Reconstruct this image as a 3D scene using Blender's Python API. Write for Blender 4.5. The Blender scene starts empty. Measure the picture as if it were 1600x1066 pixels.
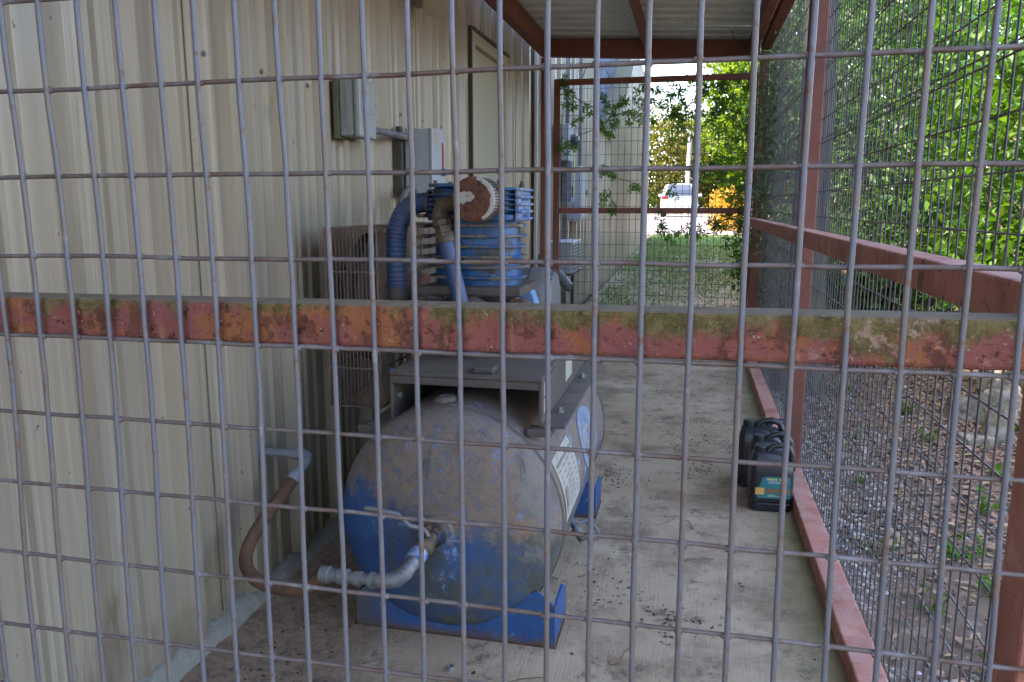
import bpy, math, random
import numpy as np
from mathutils import Vector, Matrix

random.seed(7)
rng = np.random.default_rng(7)
R = math.radians
SC = bpy.context.scene
COL = SC.collection
PI = math.pi

# ------------------------------------------------------------------ camera, sky, sun, exposure
cam_d = bpy.data.cameras.new('camera')
cam_d.sensor_width = 36.0
cam_d.lens = 27.56
cam_d.clip_start = 0.05
cam_d.clip_end = 2000
cam = bpy.data.objects.new('camera', cam_d)
cam.location = (0, 0, 1.22)
cam.rotation_euler = (R(90 - 9.85), 0, R(12.82))
COL.objects.link(cam)
SC.camera = cam

SUN_EL, SUN_AZ = R(57), R(-104)          # azimuth clockwise from +Y: the sun stands behind the building
world = bpy.data.worlds.new('World')
SC.world = world
world.use_nodes = True
wn = world.node_tree
sky = wn.nodes.new('ShaderNodeTexSky')
sky.sky_type = 'NISHITA'
sky.sun_disc = False
sky.sun_elevation = SUN_EL
sky.sun_rotation = SUN_AZ
sky.air_density = 1.0
sky.dust_density = 2.0
wn.links.new(sky.outputs[0], wn.nodes['Background'].inputs[0])
wn.nodes['Background'].inputs[1].default_value = 0.15

sun_d = bpy.data.lights.new('sun', 'SUN')
sun_d.energy = 2.0
sun_d.angle = R(0.5)
sun_d.color = (1.0, 0.94, 0.84)
sun = bpy.data.objects.new('sun', sun_d)
sdir = Vector((math.sin(SUN_AZ) * math.cos(SUN_EL), math.cos(SUN_AZ) * math.cos(SUN_EL), math.sin(SUN_EL)))
sun.rotation_euler = (-sdir).to_track_quat('-Z', 'Y').to_euler()
sun.location = sdir * 60
COL.objects.link(sun)

SC.view_settings.view_transform = 'Standard'
SC.view_settings.look = 'None'
SC.view_settings.gamma = 1.0
SC.view_settings.exposure = 3.4
SC.view_settings.use_white_balance = True
SC.view_settings.white_balance_temperature = 6800
SC.view_settings.white_balance_tint = 17
SC.cycles.use_denoising = True
SC.cycles.max_bounces = 10
SC.cycles.diffuse_bounces = 5
SC.cycles.transparent_max_bounces = 12
SC.cycles.sample_clamp_indirect = 6.0

# ------------------------------------------------------------------ materials
MATS = {}


def sock(n, *names):
    for k in names:
        if k in n.inputs:
            return n.inputs[k]


class NT:
    """small node helper"""
    def __init__(self, name):
        self.m = bpy.data.materials.new(name)
        self.m.use_nodes = True
        self.t = self.m.node_tree
        self.b = self.t.nodes['Principled BSDF']
        self.out = self.t.nodes['Material Output']
        g = self.t.nodes.new('ShaderNodeNewGeometry')
        self.geo = g
        self.pos = g.outputs['Position']

    def n(self, typ, **kw):
        x = self.t.nodes.new(typ)
        for k, v in kw.items():
            setattr(x, k, v)
        return x

    def l(self, a, b):
        self.t.links.new(a, b)

    def scaled(self, s):
        if s is None or isinstance(s, (int, float)):
            return self.pos
        v = self.n('ShaderNodeVectorMath', operation='MULTIPLY')
        v.inputs[1].default_value = s
        self.l(self.pos, v.inputs[0])
        return v.outputs[0]

    def noise(self, scale, detail=4, rough=.6, stretch=None, dist=0):
        x = self.n('ShaderNodeTexNoise')
        x.inputs['Scale'].default_value = scale
        x.inputs['Detail'].default_value = detail
        x.inputs['Roughness'].default_value = rough
        x.inputs['Distortion'].default_value = dist
        self.l(self.scaled(stretch), x.inputs['Vector'])
        return x.outputs['Fac']

    def ramp(self, fac, lo, hi):
        x = self.n('ShaderNodeMapRange')
        x.inputs['From Min'].default_value = lo
        x.inputs['From Max'].default_value = hi
        x.clamp = True
        self.l(fac, x.inputs['Value'])
        return x.outputs[0]

    def math(self, op, a, b):
        x = self.n('ShaderNodeMath', operation=op)
        for i, v in enumerate((a, b)):
            if isinstance(v, (int, float)):
                x.inputs[i].default_value = v
            else:
                self.l(v, x.inputs[i])
        return x.outputs[0]

    def mix(self, fac, a, b):
        x = self.n('ShaderNodeMix', data_type='RGBA')
        for s, v in ((x.inputs[0], fac), (x.inputs[6], a), (x.inputs[7], b)):
            if isinstance(v, (int, float)):
                s.default_value = v
            elif isinstance(v, tuple):
                s.default_value = (*v[:3], 1)
            else:
                self.l(v, s)
        return x.outputs[2]

    def bump(self, h, strength, dist=.01):
        x = self.n('ShaderNodeBump')
        x.inputs['Strength'].default_value = strength
        x.inputs['Distance'].default_value = dist
        self.l(h, x.inputs['Height'])
        self.l(x.outputs[0], self.b.inputs['Normal'])

    def upness(self):
        s = self.n('ShaderNodeSeparateXYZ')
        self.l(self.geo.outputs['Normal'], s.inputs[0])
        return s.outputs[2]

    def height(self, axis=2):
        s = self.n('ShaderNodeSeparateXYZ')
        self.l(self.pos, s.inputs[0])
        return s.outputs[axis]


def mat(name, base, rough=.6, metal=0.0, layers=(), bump=None, dust=None, spec=.5, island=0.0, rvar=None):
    """layers: (colour, scale, lo, hi[, stretch[, detail]]) noise-masked colours laid over the base.
    dust: (colour, lo, hi, noise_scale) settles on faces that look up."""
    k = NT(name)
    col = base
    for L in layers:
        c, s, lo, hi = L[:4]
        st = L[4] if len(L) > 4 else None
        de = L[5] if len(L) > 5 else 5
        col = k.mix(k.ramp(k.noise(s, de, .65, st), lo, hi), col, c)
    if dust:
        c, lo, hi, s = dust
        u = k.math('ADD', k.upness(), k.math('MULTIPLY', k.math('SUBTRACT', k.noise(s, 6, .7), .5), 1.6))
        col = k.mix(k.ramp(u, lo, hi), col, c)
    if island:
        h = k.n('ShaderNodeHueSaturation')
        rnd = k.geo.outputs['Random Per Island']
        v = k.math('ADD', k.math('MULTIPLY', rnd, island * 2), 1 - island)
        k.l(v, h.inputs['Value'])
        h.inputs['Hue'].default_value = .5
        hh = k.math('ADD', k.math('MULTIPLY', k.math('FRACT', k.math('MULTIPLY', rnd, 7.31), 0), .05), .475)
        k.l(hh, h.inputs['Hue'])
        if isinstance(col, tuple):
            h.inputs['Color'].default_value = (*col, 1)
        else:
            k.l(col, h.inputs['Color'])
        col = h.outputs[0]
    if isinstance(col, tuple):
        k.b.inputs['Base Color'].default_value = (*col, 1)
    else:
        k.l(col, k.b.inputs['Base Color'])
    k.b.inputs['Roughness'].default_value = rough
    if rvar:
        r = k.math('ADD', k.math('MULTIPLY', k.noise(rvar[0], 4), rvar[1]), rough - rvar[1] * .5)
        k.l(r, k.b.inputs['Roughness'])
    k.b.inputs['Metallic'].default_value = metal
    k.b.inputs['Specular IOR Level'].default_value = spec
    if bump:
        k.bump(k.noise(bump[0], bump[3] if len(bump) > 3 else 6, .65, bump[2] if len(bump) > 2 and bump[2] else None), bump[1], .01)
    MATS[name] = k.m
    return k.m


def leaf_mat(name, base, trans, island=.35, tw=.45, rough=.5):
    k = NT(name)
    h = k.n('ShaderNodeHueSaturation')
    rnd = k.geo.outputs['Random Per Island']
    k.l(k.math('ADD', k.math('MULTIPLY', rnd, island * 2), 1 - island), h.inputs['Value'])
    k.l(k.math('ADD', k.math('MULTIPLY', k.math('FRACT', k.math('MULTIPLY', rnd, 9.7), 0), .06), .47), h.inputs['Hue'])
    h.inputs['Color'].default_value = (*base, 1)
    k.l(h.outputs[0], k.b.inputs['Base Color'])
    k.b.inputs['Roughness'].default_value = rough
    k.b.inputs['Specular IOR Level'].default_value = .35
    t = k.n('ShaderNodeBsdfTranslucent')
    t.inputs[0].default_value = (*trans, 1)
    ms = k.n('ShaderNodeMixShader')
    ms.inputs[0].default_value = tw
    k.l(k.b.outputs[0], ms.inputs[1])
    k.l(t.outputs[0], ms.inputs[2])
    k.l(ms.outputs[0], k.out.inputs[0])
    MATS[name] = k.m
    return k.m


# painted wall sheet: cream, with fine vertical streaks and small specks
def wall_material():
    k = NT('wall_sheet')
    c = (.285, .240, .170)
    c = k.mix(k.ramp(k.noise(3.0, 5, .65, (1, 3, .10)), .42, .66), c, (.228, .196, .15))
    c = k.mix(k.ramp(k.noise(9.0, 5, .65, (1, 5, .05)), .52, .70), c, (.35, .302, .228))
    c = k.mix(k.ramp(k.noise(26, 5, .65, (1, 1, .03)), .54, .66), c, (.235, .202, .155))
    c = k.mix(k.ramp(k.noise(5, 6, .7, (1, 1, .22)), .60, .68), c, (.17, .138, .098))
    c = k.mix(k.ramp(k.noise(60, 2, .6, (1, 1, .6)), .72, .76), c, (.10, .08, .05))
    # soil splashed up from the slab
    z = k.math('ADD', k.height(2), k.math('MULTIPLY', k.math('SUBTRACT', k.noise(9, 8, .75), .5), .5))
    c = k.mix(k.math('MULTIPLY', k.ramp(z, .22, .02), .7), c, (.15, .115, .08))
    k.l(c, k.b.inputs['Base Color'])
    r = k.math('ADD', k.math('MULTIPLY', k.noise(8, 4), .12), .17)
    k.l(r, k.b.inputs['Roughness'])
    k.bump(k.math('ADD', k.math('MULTIPLY', k.noise(220, 6, .65), .12), k.noise(2.2, 2, .5)), .25, .01)
    MATS['wall_sheet'] = k.m


wall_material()
mat('lamp_beige', (.27, .235, .165), .5, 0, [((.21, .185, .13), 9, .45, .7)])
mat('trim_white', (.66, .64, .57), .5, 0, [((.5, .47, .4), 6, .5, .8)])
mat('door_paint', (.37, .345, .28), .45, 0, [((.37, .35, .28), 4, .45, .8, (1, 1, .3))], bump=(90, .03))
mat('dark_seal', (.05, .045, .03), .8)
mat('old_concrete', (.22, .21, .18), .95, 0, [((.18, .18, .14), 9, .45, .7), ((.30, .29, .26), 40, .5, .7), ((.10, .11, .07), 5, .58, .75)], bump=(55, .8))
# steel members: red oxide primer
mat('primer', (.175, .056, .036), .62, 0,
    [((.10, .036, .026), 5, .45, .75), ((.23, .085, .045), 14, .56, .75), ((.09, .035, .025), 40, .62, .75)], bump=(90, .12), rvar=(12, .25))


mat('primer_brightened', (.42, .165, .115), .7, 0, [((.30, .105, .07), 6, .47, .62), ((.46, .22, .165), 11, .54, .64), ((.15, .055, .038), 40, .61, .66), ((.46, .30, .24), 4, .58, .70), ((.16, .06, .04), 20, .62, .66, (1, 1, .2))], bump=(90, .15), dust=((.42, .28, .235), .85, 1.5, 10))  # brighter copy of primer: light on the shaded rails put into the colour


def rail_material():
    k = NT('primer_mossy')
    c = k.mix(k.ramp(k.noise(5, 6, .7), .42, .60), (.27, .085, .062), (.225, .075, .068))
    c = k.mix(k.ramp(k.noise(8, 9, .78), .50, .545), c, (.30, .105, .042))
    c = k.mix(k.ramp(k.noise(18, 9, .8), .555, .585), c, (.15, .055, .036))
    c = k.mix(k.ramp(k.noise(70, 6, .75), .585, .62), c, (.085, .036, .022))
    # rust runs
    c = k.mix(k.math('MULTIPLY', k.ramp(k.noise(34, 7, .75, (1, 1, .10)), .57, .61), .8), c, (.12, .05, .03))
    c = k.mix(k.math('MULTIPLY', k.ramp(k.noise(23, 7, .75, (1, 1, .12)), .60, .64), .7), c, (.36, .165, .085))
    # moss has crept over the upper edge and hangs down in tongues
    z = k.ramp(k.height(2), 1.056, 1.108)
    m = k.math('ADD', k.math('MULTIPLY', z, .95), k.math('MULTIPLY', k.math('SUBTRACT', k.noise(16, 10, .82, (1, 1, .6)), .5), 3.2))
    m = k.math('ADD', m, k.math('MULTIPLY', k.ramp(k.height(0), -.9, .45), .30))
    moss = k.mix(k.ramp(k.noise(60, 7, .8), .44, .56), (.085, .082, .020), (.185, .145, .055))
    c = k.mix(k.math('MULTIPLY', k.ramp(m, .72, .95), .92), c, moss)
    # lichen freckles and bare pinkish patches
    pale = k.math('MULTIPLY', k.ramp(k.noise(19, 10, .84), .565, .585), k.ramp(k.height(0), .0, .2))
    c = k.mix(k.math('MULTIPLY', pale, .8), c, (.40, .255, .20))
    c = k.mix(k.ramp(k.noise(170, 4, .7), .655, .68), c, (.38, .33, .25))
    c = k.mix(k.ramp(k.noise(30, 7, .8), .645, .66), c, (.03, .018, .012))
    # top face: grey film of dirt
    c = k.mix(k.math('MULTIPLY', k.ramp(k.math('ADD', k.upness(), k.math('MULTIPLY', k.noise(24, 6, .75), .6)), 1.0, 1.3), .75), c, (.25, .20, .15))
    k.l(c, k.b.inputs['Base Color'])
    k.b.inputs['Roughness'].default_value = .78
    k.b.inputs['Specular IOR Level'].default_value = .3
    k.bump(k.math('ADD', k.noise(120, 8, .75), k.math('MULTIPLY', k.ramp(k.noise(18, 9, .8), .555, .585), -.6)), .7, .01)
    MATS['primer_mossy'] = k.m


rail_material()
mat('wire', (.125, .128, .145), .5, .2,
    [((.135, .115, .10), 4, .50, .62), ((.165, .13, .105), 22, .54, .68), ((.13, .065, .04), 60, .58, .68), ((.24, .24, .27), 30, .62, .75), ((.30, .08, .05), 5.5, .70, .74)],
    bump=(300, .15), rvar=(25, .3))
mat('wire_rust', (.125, .10, .092), .62, .15,
    [((.11, .066, .045), 26, .50, .64), ((.19, .18, .185), 12, .52, .64)], bump=(300, .15))
mat('wire_side', (.06, .061, .068), .7, .0, [((.11, .07, .055), 22, .50, .66), ((.12, .12, .13), 12, .60, .74)])
mat('wire_dark', (.035, .035, .04), .6, .2, [((.06, .04, .03), 20, .52, .66)])
mat('galv', (.165, .172, .178), .5, .3, [((.10, .105, .11), 18, .42, .60), ((.23, .23, .23), 40, .58, .7), ((.17, .12, .08), 25, .64, .74)], rvar=(20, .3))
mat('pipe_grey', (.17, .19, .215), .6, .2, [((.11, .115, .12), 16, .45, .7), ((.18, .13, .09), 22, .60, .74)], bump=(90, .2))
mat('galv_dull', (.17, .178, .175), .6, .4, [((.15, .155, .15), 14, .45, .7), ((.20, .14, .09), 9, .60, .76)])
mat('roof_metal', (.58, .62, .60), .5, .15, [((.48, .52, .50), 3, .4, .7), ((.44, .41, .35), 14, .57, .68)])


def slab_material():
    k = NT('slab')
    c = (.37, .268, .168)
    c = k.mix(k.ramp(k.noise(1.3, 6, .65), .40, .70), c, (.45, .35, .24))
    c = k.mix(k.ramp(k.noise(2.4, 9, .78), .47, .62), c, (.21, .142, .085))
    c = k.mix(k.math('MULTIPLY', k.ramp(k.noise(7, 10, .82), .54, .63), .85), c, (.085, .065, .048))
    c = k.mix(k.ramp(k.noise(180, 3, .6), .60, .75), c, (.24, .215, .185))
    # damp soil washed in along the wall side
    xw = k.ramp(k.math('ADD', k.height(0), k.math('MULTIPLY', k.math('SUBTRACT', k.noise(4, 6, .7), .5), .9)), -.45, -.95)
    soil = k.mix(k.ramp(k.noise(16, 9, .8), .46, .56), (.235, .155, .10), (.115, .075, .048))
    soil = k.mix(k.ramp(k.noise(60, 6, .8), .56, .60), soil, (.30, .22, .155))
    c = k.mix(k.math('MULTIPLY', xw, .88), c, soil)
    # algae where water stands along the fence rail
    xm = k.ramp(k.math('ADD', k.height(0), k.math('MULTIPLY', k.math('SUBTRACT', k.noise(5, 6, .7), .5), .35)), .24, .44)
    c = k.mix(k.math('MULTIPLY', xm, .8), c, (.15, .145, .055))
    k.l(c, k.b.inputs['Base Color'])
    k.b.inputs['Roughness'].default_value = .93
    h = k.math('ADD', k.noise(160, 5, .7), k.math('MULTIPLY', k.noise(150, 2, .5, (1, .06, 1)), .9))
    k.bump(h, .35, .006)
    MATS['slab'] = k.m


slab_material()


def tank_material():
    k = NT('tank_paint')
    c = k.mix(k.ramp(k.noise(6, 6, .7), .38, .72), (.010, .052, .16), (.022, .085, .23))
    # dark grime low on the right of the head
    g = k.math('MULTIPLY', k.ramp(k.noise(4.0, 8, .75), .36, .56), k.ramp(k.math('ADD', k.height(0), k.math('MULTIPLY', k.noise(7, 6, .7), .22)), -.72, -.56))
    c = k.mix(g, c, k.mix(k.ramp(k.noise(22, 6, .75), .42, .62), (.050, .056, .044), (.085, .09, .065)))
    # brown dust and rust film on everything that looks upward
    n = k.math('MULTIPLY', k.math('SUBTRACT', k.noise(15, 9, .8), .5), 1.9)
    zz = k.math('MULTIPLY', k.math('SUBTRACT', k.height(2), .40), 3.8)
    sx = k.math('MULTIPLY', k.ramp(k.height(0), -.92, -.40), .55)
    u = k.math('ADD', k.math('ADD', k.math('ADD', zz, sx), n), k.math('MULTIPLY', k.math('MAXIMUM', k.upness(), 0.0), .25))
    d = k.mix(k.ramp(k.noise(26, 7, .75), .40, .64), (.20, .145, .10), (.115, .095, .085))
    d = k.mix(k.ramp(k.noise(9, 9, .8), .51, .58), d, (.23, .125, .055))
    d = k.mix(k.ramp(k.noise(36, 8, .82), .515, .56), d, (.085, .10, .15))
    d = k.mix(k.ramp(k.noise(95, 6, .82), .535, .575), d, (.20, .145, .10))
    d = k.mix(k.ramp(k.noise(5.5, 7, .7), .54, .66), d, (.16, .15, .125))
    c = k.mix(k.math('MULTIPLY', k.ramp(u, .12, .34), .94), c, d)
    # rust runs that trail downward, scratches
    c = k.mix(k.math('MULTIPLY', k.ramp(k.noise(16, 7, .7, (1, 1, .12)), .56, .66), .75), c, (.13, .075, .04))
    c = k.mix(k.math('MULTIPLY', k.ramp(k.noise(11, 7, .7, (1, 1, .10)), .60, .68), .7), c, (.05, .05, .045))
    # paint flaked to a pale blue undercoat
    c = k.mix(k.math('MULTIPLY', k.math('MULTIPLY', k.ramp(k.noise(9, 10, .82), .575, .60), k.ramp(k.noise(2.6, 4, .6), .47, .56)), .85), c, (.17, .30, .52))
    c = k.mix(k.ramp(k.noise(120, 5, .75), .61, .67), c, (.075, .05, .035))
    k.l(c, k.b.inputs['Base Color'])
    k.b.inputs['Roughness'].default_value = .62
    k.bump(k.noise(70, 9, .8), .55, .008)
    MATS['tank_paint'] = k.m


tank_material()
mat('blue_paint', (.007, .082, .215), .36, 0, [((.014, .125, .30), 10, .5, .65), ((.035, .038, .034), 6, .54, .60), ((.14, .09, .05), 30, .60, .65), ((.10, .21, .36), 22, .64, .67)],
    bump=(70, .1), dust=((.27, .20, .12), .72, 1.2, 14), rvar=(12, .25))
mat('fin_dusty', (.13, .098, .065), .8, 0, [((.010, .07, .19), 9, .44, .52), ((.24, .18, .11), 20, .5, .66), ((.06, .045, .03), 30, .58, .7)], bump=(80, .2))
kf = NT('blue_clean')
cf = kf.mix(kf.ramp(kf.noise(6, 6, .7), .4, .7), (.008, .050, .155), (.014, .075, .21))
cf = kf.mix(kf.ramp(kf.noise(14, 8, .8), .57, .63), cf, (.05, .04, .035))
cf = kf.mix(kf.ramp(kf.noise(40, 6, .75), .60, .66), cf, (.13, .20, .32))
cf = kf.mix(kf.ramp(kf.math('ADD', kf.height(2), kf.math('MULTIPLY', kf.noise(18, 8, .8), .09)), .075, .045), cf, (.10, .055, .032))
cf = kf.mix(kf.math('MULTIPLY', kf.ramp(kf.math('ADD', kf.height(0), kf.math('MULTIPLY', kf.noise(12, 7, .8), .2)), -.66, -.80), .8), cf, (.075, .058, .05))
kf.l(cf, kf.b.inputs['Base Color'])
kf.b.inputs['Roughness'].default_value = .5
kf.bump(kf.noise(60, 7, .75), .3, .008)
MATS['blue_clean'] = kf.m
mat('blue_hose', (.02, .05, .125), .5, 0, [((.05, .07, .13), 9, .42, .7), ((.10, .08, .06), 22, .60, .74)], dust=((.14, .12, .10), .7, 1.5, 18))
mat('worn_blue', (.22, .27, .36), .45, .2, [((.03, .12, .36), 14, .45, .58), ((.36, .37, .39), 30, .55, .66), ((.16, .12, .09), 40, .62, .72)])
mat('light_blue', (.13, .27, .50), .32, 0, [((.24, .38, .56), 14, .45, .7), ((.05, .10, .25), 25, .64, .70)])
mat('grime_iron', (.075, .062, .052), .75, .1, [((.10, .075, .05), 12, .48, .68), ((.03, .04, .06), 7, .55, .7)], bump=(60, .25), dust=((.13, .10, .07), .7, 1.4, 12))
mat('rust_brown', (.07, .037, .023), .9, 0, [((.13, .06, .028), 18, .45, .66), ((.05, .03, .02), 30, .58, .72)], bump=(90, .5))
mat('filter_rust', (.11, .04, .022), .92, 0, [((.17, .07, .035), 60, .45, .62), ((.055, .022, .014), 35, .52, .68)], bump=(160, .7))
mat('paper', (.33, .315, .27), .8, 0, [((.33, .305, .26), 20, .45, .7), ((.22, .20, .165), 35, .58, .70), ((.25, .21, .15), 7, .55, .7)])
mat('paper_blue', (.19, .235, .33), .5, 0, [((.13, .17, .26), 14, .48, .58), ((.17, .15, .12), 25, .55, .62)])
mat('print_faded', (.17, .165, .15), .8)
mat('print_dark', (.085, .08, .075), .8)
mat('steel_dark', (.08, .068, .06), .62, .2, [((.13, .105, .08), 9, .48, .7), ((.05, .055, .07), 14, .55, .72)], bump=(50, .12), dust=((.17, .135, .10), .7, 1.35, 8))
mat('steel_grey', (.14, .145, .16), .5, .3, [((.16, .15, .15), 12, .45, .7)])
mat('cage_wire', (.13, .09, .07), .7, .2, [((.18, .11, .07), 14, .48, .66), ((.24, .22, .21), 9, .62, .74)])
mat('brass', (.105, .082, .05), .6, .4, [((.06, .05, .04), 22, .45, .65), ((.20, .10, .05), 34, .58, .7)])
mat('box_grey', (.235, .26, .245), .5, 0, [((.19, .215, .20), 8, .5, .75)], bump=(80, .03))
mat('box_olive', (.115, .125, .06), .7, 0, [((.07, .08, .045), 8, .45, .7)])
mat('box_light', (.31, .33, .355), .45, 0, [((.26, .28, .30), 6, .5, .75)])
mat('red_plastic', (.28, .05, .03), .5)
mat('orange_print', (.52, .25, .10), .6)
mat('blue_plastic', (.02, .10, .28), .4)
mat('black_plastic', (.012, .013, .016), .36, 0, [((.03, .032, .036), 14, .5, .75)], bump=(120, .06), dust=((.06, .058, .05), 1.0, 1.8, 9))
mat('label_teal', (.010, .125, .12), .45, 0, [((.007, .09, .095), 20, .5, .7)])
mat('label_yellow', (.55, .46, .08), .5)
mat('label_orange', (.46, .25, .06), .5)
mat('label_brown', (.17, .075, .035), .5)
mat('label_blue', (.02, .13, .18), .45)
mat('car_white', (.36, .365, .385), .25, 0, spec=.6)
mat('car_glass', (.03, .04, .055), .25, 0, spec=.35)
mat('car_red', (.45, .02, .02), .25)
mat('tyre', (.015, .015, .016), .8)
mat('car_dark', (.03, .03, .032), .6)
mat('asphalt', (.155, .128, .122), .95, 0, [((.125, .105, .10), 1.5, .45, .7), ((.185, .155, .148), 30, .5, .7)])
mat('ground_soil', (.125, .082, .052), .97, 0, [((.085, .055, .036), 3, .42, .65), ((.19, .145, .105), 11, .54, .7), ((.09, .10, .035), 1.2, .58, .75)], bump=(30, .6))
mat('lawn_soil', (.18, .15, .095), .97, 0, [((.23, .185, .13), 2.2, .48, .62), ((.08, .11, .03), 3, .44, .60), ((.28, .21, .15), 14, .60, .7)], bump=(30, .6))
mat('pebble', (.27, .245, .215), .9, 0, [((.20, .175, .15), 30, .45, .65)], island=.7)
mat('litter', (.19, .115, .065), .85, 0, island=.65)
mat('soil_crumbs', (.075, .052, .036), .95, 0, island=.6)
mat('limestone', (.20, .175, .135), .95, 0, [((.13, .11, .08), 9, .44, .60), ((.075, .065, .045), 24, .53, .68), ((.30, .28, .24), 14, .58, .7), ((.09, .10, .04), 6, .58, .7)], bump=(26, 1.0))
mat('bark', (.085, .085, .072), .95, 0, [((.035, .035, .028), 9, .42, .58, (3, 3, .22)), ((.15, .145, .125), 12, .55, .70, (3, 3, .25)), ((.07, .09, .045), 3, .5, .7)], bump=(14, 1.0, (3, 3, .25)))
mat('bark_pale', (.36, .33, .28), .9, 0, [((.24, .21, .17), 9, .45, .65, (2, 2, .4))], bump=(30, .6))
mat('twig', (.16, .12, .075), .9, 0, [((.10, .075, .045), 20, .45, .65)])
mat('nut_steel', (.34, .34, .33), .5, .7)
leaf_mat('leaf_bright', (.048, .115, .006), (.085, .20, .005), .68, .42)
leaf_mat('leaf_lime', (.10, .165, .007), (.19, .30, .007), .55, .5)
leaf_mat('leaf_mid', (.030, .075, .008), (.052, .125, .008), .65, .38)
leaf_mat('leaf_dark', (.038, .075, .020), (.08, .15, .03), .42, .35)
leaf_mat('leaf_vine', (.05, .115, .016), (.12, .25, .02), .35, .42)
leaf_mat('leaf_far', (.115, .112, .009), (.13, .13, .008), .45, .4)
leaf_mat('leaf_gold', (.40, .21, .012), (.50, .28, .015), .35, .4)
leaf_mat('grass_blade', (.07, .145, .022), (.14, .26, .03), .40, .35)
leaf_mat('cedar', (.085, .125, .065), (.12, .19, .07), .45, .3)

# ------------------------------------------------------------------ mesh helpers


class MB:
    def __init__(self):
        self.v, self.f = [], []

    def add(self, vs, fs):
        o = len(self.v)
        self.v += [tuple(p) for p in vs]
        self.f += [tuple(i + o for i in f) for f in fs]
        return self

    def box(self, x0, x1, y0, y1, z0, z1, M=None):
        vs = [Vector((x, y, z)) for x in (x0, x1) for y in (y0, y1) for z in (z0, z1)]
        if M is not None:
            vs = [M @ p for p in vs]
        return self.add(vs, [(0, 1, 3, 2), (4, 6, 7, 5), (0, 4, 5, 1), (2, 3, 7, 6), (0, 2, 6, 4), (1, 5, 7, 3)])

    def tube(self, pts, r, n=8, cap=True):
        pts = [Vector(p) for p in pts]
        rs = r if isinstance(r, (list, tuple)) else [r] * len(pts)
        ring = []
        t0 = (pts[1] - pts[0]).normalized()
        up = Vector((0, 0, 1)) if abs(t0.z) < .9 else Vector((1, 0, 0))
        u = t0.cross(up).normalized()
        vs, fs = [], []
        for i, p in enumerate(pts):
            a = pts[max(i - 1, 0)]
            b = pts[min(i + 1, len(pts) - 1)]
            t = (b - a).normalized()
            u = (u - t * u.dot(t)).normalized()
            w = t.cross(u)
            for j in range(n):
                q = 2 * PI * j / n
                vs.append(p + (u * math.cos(q) + w * math.sin(q)) * rs[i])
        for i in range(len(pts) - 1):
            for j in range(n):
                a, b = i * n + j, i * n + (j + 1) % n
                fs.append((a, b, b + n, a + n))
        if cap:
            fs.append(tuple(range(n - 1, -1, -1)))
            fs.append(tuple(range((len(pts) - 1) * n, len(pts) * n)))
        return self.add(vs, fs)

    def cyl(self, p0, p1, r0, r1=None, n=16):
        return self.tube([p0, p1], [r0, r0 if r1 is None else r1], n)

    def lathe(self, prof, origin, axis, n=32, sx=1.0):
        """prof: (radius, distance along axis)"""
        axis = Vector(axis).normalized()
        up = Vector((0, 0, 1)) if abs(axis.z) < .9 else Vector((1, 0, 0))
        u = axis.cross(up).normalized()
        w = axis.cross(u)
        o = Vector(origin)
        vs, fs = [], []
        for (r, h) in prof:
            for j in range(n):
                q = 2 * PI * j / n
                vs.append(o + axis * h + (u * math.cos(q) * sx + w * math.sin(q)) * max(r, 1e-5))
        for i in range(len(prof) - 1):
            for j in range(n):
                a, b = i * n + j, i * n + (j + 1) % n
                fs.append((a, b, b + n, a + n))
        if prof[0][0] > 1e-4:
            fs.append(tuple(range(n - 1, -1, -1)))
        if prof[-1][0] > 1e-4:
            fs.append(tuple(range((len(prof) - 1) * n, len(prof) * n)))
        return self.add(vs, fs)

    def prism(self, poly, fn, a, b):
        """poly: 2-D outline; fn(u, v, d) -> point; extruded from d=a to d=b"""
        n = len(poly)
        vs = [fn(u, v, a) for u, v in poly] + [fn(u, v, b) for u, v in poly]
        fs = [tuple(range(n - 1, -1, -1)), tuple(range(n, 2 * n))]
        fs += [(i, (i + 1) % n, (i + 1) % n + n, i + n) for i in range(n)]
        return self.add(vs, fs)

    def ball(self, c, r, n=10, m=7, s=(1, 1, 1)):
        c = Vector(c)
        prof = [(math.sin(PI * i / m) * r, -math.cos(PI * i / m) * r) for i in range(m + 1)]
        k = MB().lathe(prof, (0, 0, 0), (0, 0, 1), n)
        return self.add([(c.x + x * s[0], c.y + y * s[1], c.z + z * s[2]) for x, y, z in k.v], k.f)

    def build(self, name, m, parent=None, smooth=None, bevel=0, kind=None):
        me = bpy.data.meshes.new(name)
        o0 = Vector((0, 0, 0))
        top = parent
        while top is not None and top.parent is not None:
            top = top.parent
        if top is not None:
            o0 = top.location
        me.from_pydata([(x - o0.x, y - o0.y, z - o0.z) for x, y, z in self.v], [], self.f)
        me.materials.append(MATS[m])
        me.update()
        if smooth:
            me.polygons.foreach_set('use_smooth', [True] * len(me.polygons))
            me.set_sharp_from_angle(angle=R(smooth))
        o = bpy.data.objects.new(name, me)
        COL.objects.link(o)
        o.parent = parent
        if bevel:
            b = o.modifiers.new('bevel', 'BEVEL')
            b.width = bevel
            b.segments = 2
            b.limit_method = 'ANGLE'
        if kind:
            o['kind'] = kind
        return o


def tag(o, label, cat, group=None):
    o['label'] = label
    o['category'] = cat
    if group:
        o['group'] = group
    return o


def thing(name, label, cat, loc, group=None):
    o = bpy.data.objects.new(name, None)
    o.empty_display_size = .1
    COL.objects.link(o)
    o.location = loc
    return tag(o, label, cat, group)


def inst(src, parent, loc, name=None, rot=None, scale=None):
    c = src.copy()
    COL.objects.link(c)
    c.parent = parent
    c.location = loc
    if rot:
        c.rotation_euler = rot
    if scale:
        c.scale = scale
    return c


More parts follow.
